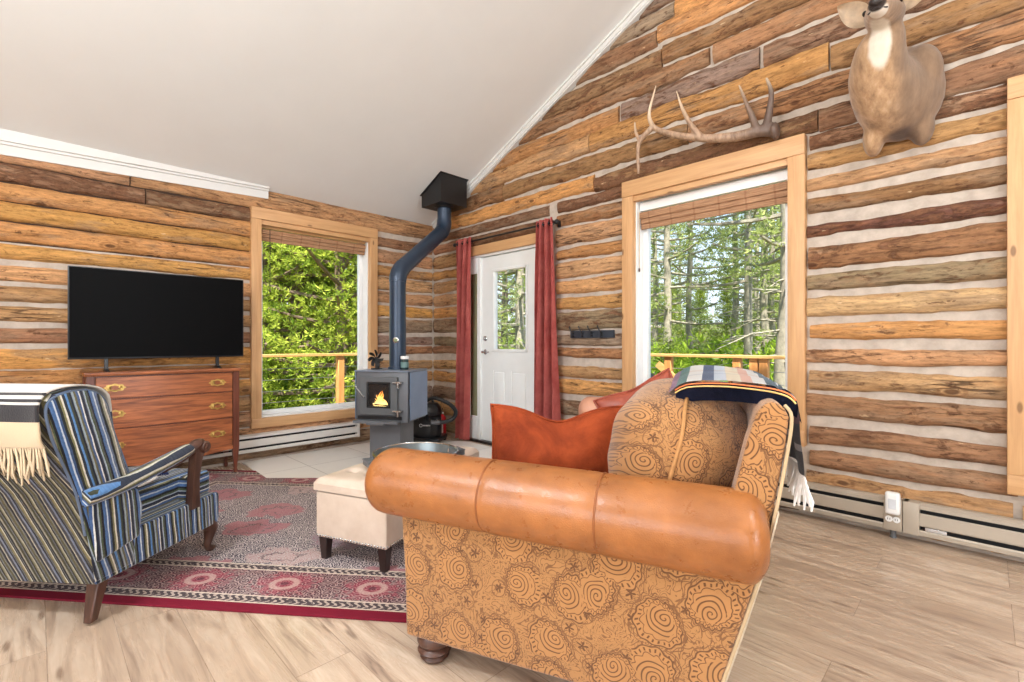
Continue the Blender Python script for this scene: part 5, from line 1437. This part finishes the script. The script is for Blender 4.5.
gc = thing('covered_grill', 'dark green fabric cover over a barbecue grill on the deck outside the big window', 'grill cover', (1.62, 1.55, -.06), .2)
mb = MB()
def gr(z, w, d, n=28):
    return [V((w*math.copysign(abs(math.cos(q))**.6, math.cos(q))*(1+.03*math.sin(6*q)), d*math.copysign(abs(math.sin(q))**.6, math.sin(q))*(1+.03*math.cos(5*q)), z)) for q in [2*PI*k/n for k in range(n)]]
mb.loft([gr(.0, .62, .34), gr(.3, .60, .33), gr(.62, .58, .32), (gr(.78, .50, .28)), gr(.90, .34, .20), gr(.95, .16, .1)])
mb.build('fabric_cover', plain('dark_green_tarp', c(44, 56, 52), .55, sc=5, var=.2), gc)
mb = MB(); mb.tube([(-.3, -.2, .92), (0, -.1, .955), (.35, .05, .88)], .012, 8); mb.build('hem_cord', plain('grey_cord', c(150, 156, 156), .6), gc)

gm = MB()
def gz(x, y):
    dout = max(0, max(-x-1.5, y-2.4))
    return -1.3+.02*dout+.10*max(0, dout-9)+.35*noise.noise((x*.16, y*.16, 3))
gm.grid(lambda u, v: V((-46+64*u, -26+72*v, gz(-46+64*u, -26+72*v))), 64, 72)
def m_ground():
    t = T('forest_floor'); v = t.co(); f = t.noise(v, .7, 6, .6); f2 = t.noise(v, 6, 5, .7)
    col = t.ramp(f, [(.35, c(112, 92, 62)), (.5, c(104, 116, 56)), (.65, c(140, 150, 74))])
    col = t.mix(t.ma('MULTIPLY', f2, .5), col, c(66, 74, 34))
    return t.fin(col, .95)
o = gm.build('floor_ground', m_ground()); tag(o, kind='structure')

BARKM = plain('pine_bark', c(124, 104, 88), .9, var=.35, sc=9, bump=.8)
LICH = plain('grey_lichen_bark', c(150, 142, 124), .9, var=.3, sc=14, bump=.8)
NEED = m_leaf('pine_needles', c(100, 128, 44), c(206, 216, 92))
NEEDD = m_leaf('pine_needles_dark', c(94, 112, 64), c(186, 196, 118))
LEAF = m_leaf('shrub_leaves', c(88, 124, 36), c(184, 204, 76))

def tuft(mb, tl, p, d, r, rr, n=11):
    """one clump of needles: narrow blades round a point"""
    tone = rr.random()**1.2
    for _ in range(n):
        v = V((rr.gauss(0, 1), rr.gauss(0, 1), rr.gauss(0, .8)))+d*.8; v.normalize()
        w = v.cross(V((rr.gauss(0, 1), rr.gauss(0, 1), rr.gauss(0, 1)))).normalized()*(r*.17)
        a = p+v*r*rr.uniform(0, .25); b = p+v*r*rr.uniform(.7, 1.15)
        m_ = (a+b)/2
        w = w*.55
        vs = [mb.bm.verts.new(q) for q in (a, m_+w, b, m_-w)]
        k = min(1, max(0, tone+rr.uniform(-.15, .15)))
        for q in vs: q[tl] = k
        mb.bm.faces.new(vs)

def pine(seed, h, bare, crown, nb, per, tr, r0):
    """returns bmeshes of trunk and foliage for one conifer, root at the origin"""
    rr = random.Random(seed)
    tb = MB(); fb = MB(); tl = fb.bm.verts.layers.float.new('tone')
    n = 12
    sway = [V((.10*noise.noise((i*.4, seed, 0)), .10*noise.noise((i*.4, seed, 9)), h*i/n)) for i in range(n+1)]
    tb.tube(sway, [max(.02, tr*(1-.85*i/n)) for i in range(n+1)], 10)
    for b in range(nb):
        f = bare+(1-bare)*((b+rr.random())/nb)
        i = min(n-1, int(f*n)); base = sway[i].lerp(sway[i+1], f*n-i)
        az = b*2.4+rr.uniform(-.5, .5)
        top = (f-bare)/(1-bare)
        L = crown*(1-top)**.7*(.55+.45*math.sin(PI*min(1, .25+top)))*rr.uniform(.7, 1.15)+.15
        el = -.25+.75*top+rr.uniform(-.15, .2)
        d = V((math.cos(az)*math.cos(el), math.sin(az)*math.cos(el), math.sin(el)))
        P = [base+d*L*t+V((0, 0, .16*L*t*t)) for t in (0, .33, .66, 1)]
        tb.tube(P, [.022+.012*L*(1-t) for t in (0, .33, .66, 1)], 5)
        for k in range(per):
            t = .25+.75*math.sqrt(rr.random()); q = base+d*L*t+V((0, 0, .16*L*t*t))
            q = q+V((rr.gauss(0, 1), rr.gauss(0, 1), rr.gauss(.15, .6)))*(.16+.10*L*(1-t*.5))
            tuft(fb, tl, q, V((d.x, d.y, .5)), r0*rr.uniform(.7, 1.3), rr)
    if bare > .2:                                   # dead lower twigs
        for b in range(26):
            f = bare*rr.uniform(.15, 1); i = min(n-1, int(f*n)); base = sway[i].lerp(sway[i+1], f*n-i); az = rr.uniform(0, 2*PI)
            d = V((math.cos(az), math.sin(az), rr.uniform(-.25, .15))); L = rr.uniform(.4, 1.3)
            tb.tube([base, base+d*L*.5, base+d*L+V((0, 0, -.12*L))], [.016, .011, .004], 4)
    return tb, fb

def tree_proto(label, seed, h, bare, crown, nb, per, tr, r0, bark, leafm):
    o = thing('pine_tree', label, 'tree', (0, 0, 0))
    tb, fb = pine(seed, h, bare, crown, nb, per, tr, r0)
    tb.build('trunk', bark, o); fb.build('foliage', leafm, o, smooth=False, norm=False)
    return o
protos = {
 'A': tree_proto('x', 11, 9.5, .06, 2.3, 105, 84, .17, .10, BARKM, NEED),
 'B': tree_proto('x', 12, 11.5, .14, 1.6, 60, 32, .13, .11, LICH, NEEDD),
 'C': tree_proto('x', 13, 12.0, .30, 1.4, 44, 28, .12, .11, LICH, NEEDD),
 'D': tree_proto('x', 14, 8.5, .05, 1.9, 95, 76, .14, .10, BARKM, NEED),
}
used = set()
def plant(kind, px, t, label, rz=0., s=1., group=None):
    """stand a tree in the wood, given by bearing from the room and distance"""
    l = (px-512)/475
    p = V((CX, CY, 0))+(FW+RT*l)*t
    o = protos[kind] if kind not in used else copy_tree(protos[kind])
    used.add(kind)
    o.location = (p.x, p.y, gz(p.x, p.y)-.05); o.rotation_euler = (0, 0, rz); o.scale = (s, s, s*random.uniform(.95, 1.08))
    o['label'] = label
    if group: o['group'] = group
G1, G2 = 'pines close beyond the left deck railing', 'slim pines beyond the big window'
for i, (k, px, t, lb) in enumerate([
    ('A', 296, 9.8, 'bushy yellow-green pine whose trunk stands mid left window behind the railing'),
    ('D', 340, 8.9, 'low leafy pine filling the right half of the left window'),
    ('D', 262, 9.2, 'leafy pine at the left edge of the left window'),
    ('A', 320, 12.5, None), ('A', 270, 13.0, None), ('A', 365, 12.0, None), ('B', 245, 12.0, None), ('D', 306, 11.0, None)]):
    plant(k, px, t, lb or 'bright green pine behind the nearest trees seen through the left window', i*1.3, random.uniform(.9, 1.1), None if lb else G1)
for i, (k, px, t, lb) in enumerate([
    ('B', 520, 11.0, 'pine with a pale trunk seen through the glass of the white door'),
    ('C', 784, 7.4, 'lichen-grey trunk at the right edge of the big window'),
    ('B', 667, 11.0, 'slim dark pine at the left side of the big window'),
    ('C', 690, 13.0, 'slim pine left of the gap of sky in the big window'),
    ('C', 748, 10.0, 'branching pine right of the gap of sky in the big window'),
    ('A', 505, 15.0, None), ('D', 540, 14.0, None), ('C', 765, 13.0, None), ('B', 772, 15.0, None), ('C', 735, 16.0, None), ('B', 655, 17.0, None), ('B', 680, 21.0, None),
    ('B', 757, 19.0, None), ('A', 640, 24., None), ('A', 785, 22., None), ('A', 530, 25., None), ('D', 672, 19., None), ('D', 700, 22., None), ('D', 727, 20., None), ('D', 752, 23., None), ('D', 778, 20., None), ('D', 655, 24., None), ('B', 805, 12., None), ('A', 850, 21., None), ('B', 900, 18., None), ('A', 960, 23., None), ('A', 600, 25., None), ('A', 1030, 20., None), ('A', 560, 21., None)]):
    sc_ = .5 if k == 'D' else .75 if t > 20 else random.uniform(.9, 1.1)
    plant(k, px, t, lb or 'pine deeper in the wood beyond the white door and the big window', i*1.7+.4, sc_, None if lb else G2)
# undergrowth along the deck edge
def shrub_proto():
    o = thing('shrub', 'x', 'shrub', (0, 0, 0)); rr = random.Random(31)
    fb = MB(); tl = fb.bm.verts.layers.float.new('tone'); tb = MB()
    for k in range(420):
        v = V((rr.gauss(0, 1), rr.gauss(0, 1), rr.gauss(0, 1))).normalized()*rr.uniform(.55, 1)
        tuft(fb, tl, V((v.x*.95, v.y*.95, .85+v.z*.85)), v, .15*rr.uniform(.7, 1.3), rr, 8)
    for k in range(9):
        a = 2*PI*k/9; tb.tube([V((0, 0, 0)), V((.3*math.cos(a), .3*math.sin(a), .6)), V((.6*math.cos(a), .6*math.sin(a), 1.2))], [.03, .02, .008], 5)
    tb.build('stem', BARKM, o); fb.build('foliage', LEAF, o, smooth=False, norm=False); return o
sp_ = shrub_proto(); first = True
SG = 'green shrubs along the wood edge'
for i, (px, t, s_) in enumerate([(655, 8.2, 1.0), (685, 8.0, 1.05), (712, 8.3, 1.0), (735, 8.6, 1.1), (765, 8.0, 1.), (700, 10.5, 1.5), (660, 11., 1.5), (745, 11, 1.5), (280, 8.9, .9), (330, 9.4, 1.1), (508, 9.5, 1.25), (528, 9.8, 1.3), (260, 9.6, 1.2), (305, 10.5, 1.4), (355, 9.3, 1.1), (490, 11, 1.5), (775, 10, 1.3)]):
    l = (px-512)/475; p = V((CX, CY, 0))+(FW+RT*l)*t
    o = sp_ if first else copy_tree(sp_); first = False
    o.location = (p.x, p.y, gz(p.x, p.y)-.05); o.rotation_euler = (0, 0, i*1.1); o.scale = (s_,)*3
    o['label'] = 'bright green leafy shrub at the edge of the wood beyond the deck railing'; o['group'] = SG

# ------------------------------------------------------------------ light
wd = bpy.data.worlds.new('sky'); SC.world = wd; wd.use_nodes = True
nt = wd.node_tree; bg = nt.nodes['Background']
tc = nt.nodes.new('ShaderNodeTexCoord'); sx = nt.nodes.new('ShaderNodeSeparateXYZ'); nt.links.new(tc.outputs['Generated'], sx.inputs[0])
rp = nt.nodes.new('ShaderNodeValToRGB'); nt.links.new(sx.outputs[2], rp.inputs[0])
e0, e1 = rp.color_ramp.elements; e0.position = .0; e0.color = c(226, 233, 240); e1.position = .55; e1.color = c(150, 186, 232)
em = rp.color_ramp.elements.new(.22); em.color = c(198, 217, 240)
nt.links.new(rp.outputs[0], bg.inputs[0]); bg.inputs[1].default_value = SKY_ST

def light(name, typ, loc, rot, energy, col=(1, 1, 1), **k):
    l = bpy.data.lights.new(name, typ); l.energy = energy; l.color = col
    for a, b in k.items(): setattr(l, a, b)
    o = bpy.data.objects.new(name, l); COL.objects.link(o); o.location = loc; o.rotation_euler = rot; return o
light('sun', 'SUN', (0, 0, 12), (math.radians(32), 0, math.radians(40)), SUN_ST, (1, .95, .86), angle=.02)
# added fill lights, unseen, in openings behind the camera and at the side
light('back_fill_light', 'AREA', (4.8, RY+.05, 1.6), (math.radians(90), 0, 0), BACK_W, (.95, .98, 1), shape='RECTANGLE', size=4.4, size_y=1.5)
light('side_fill_light', 'AREA', (RX-.05, -3.3, 1.55), (math.radians(90), 0, math.radians(90)), SIDE_W, (.95, .98, 1), shape='RECTANGLE', size=2.9, size_y=1.4)
# invented pendants out of view, added as fill to brighten the room
FIX = plain('lamp_brass', c(150, 120, 70), .4, .8)
OPAL = m_emit('opal_glass', (1, .93, .84, 1), 1.0)
for i, (x, y) in enumerate(((3.5, -4.7), (6.4, -2.4))):
    z = zc(x)
    L = thing('fill_pendant_lamp', ('added brass pendant lamp with an opal globe, unseen behind the viewer', 'added brass pendant lamp with an opal globe, unseen to the right of the viewer')[i], 'lamp', (x, y, z-.55))
    mb = MB(); mb.tube([(0, 0, .14), (0, 0, .55)], .006, 8); mb.build('stem', FIX, L)
    mb = MB(); mb.lathe([(.001, .14), (.05, .13), (.06, .10), (.058, .08)], (0, 0, 0), 20); mb.build('cap', FIX, L)
    mb = MB(); mb.ell((0, 0, 0), (.12, .12, .11)); mb.build('globe', OPAL, L)
    light('pendant_fill_bulb', 'POINT', (x, y, z-.80), (0, 0, 0), FILL_LAMP_W*(1.15 if i == 0 else .7), (.92, .96, 1), shadow_soft_size=.12)

# ------------------------------------------------------------------ camera and picture settings
cam = bpy.data.cameras.new('camera'); cam.sensor_width = 36; cam.lens = 475/1024*36; cam.shift_y = 2/1024; cam.clip_start = .05
co = bpy.data.objects.new('camera', cam); COL.objects.link(co); co.location = (CX, CY, 1.12); co.rotation_euler = (PI/2, 0, A_)
SC.camera = co
vs = SC.view_settings
SC.display_settings.display_device = 'sRGB'
vs.view_transform = 'Standard'; vs.look = 'None'; vs.exposure = EXPO; vs.gamma = 1; vs.use_curve_mapping = False
SC.cycles.use_denoising = True
SC.cycles.max_bounces = 8; SC.cycles.diffuse_bounces = 5; SC.cycles.transparent_max_bounces = 12
SC.cycles.sample_clamp_indirect = 6
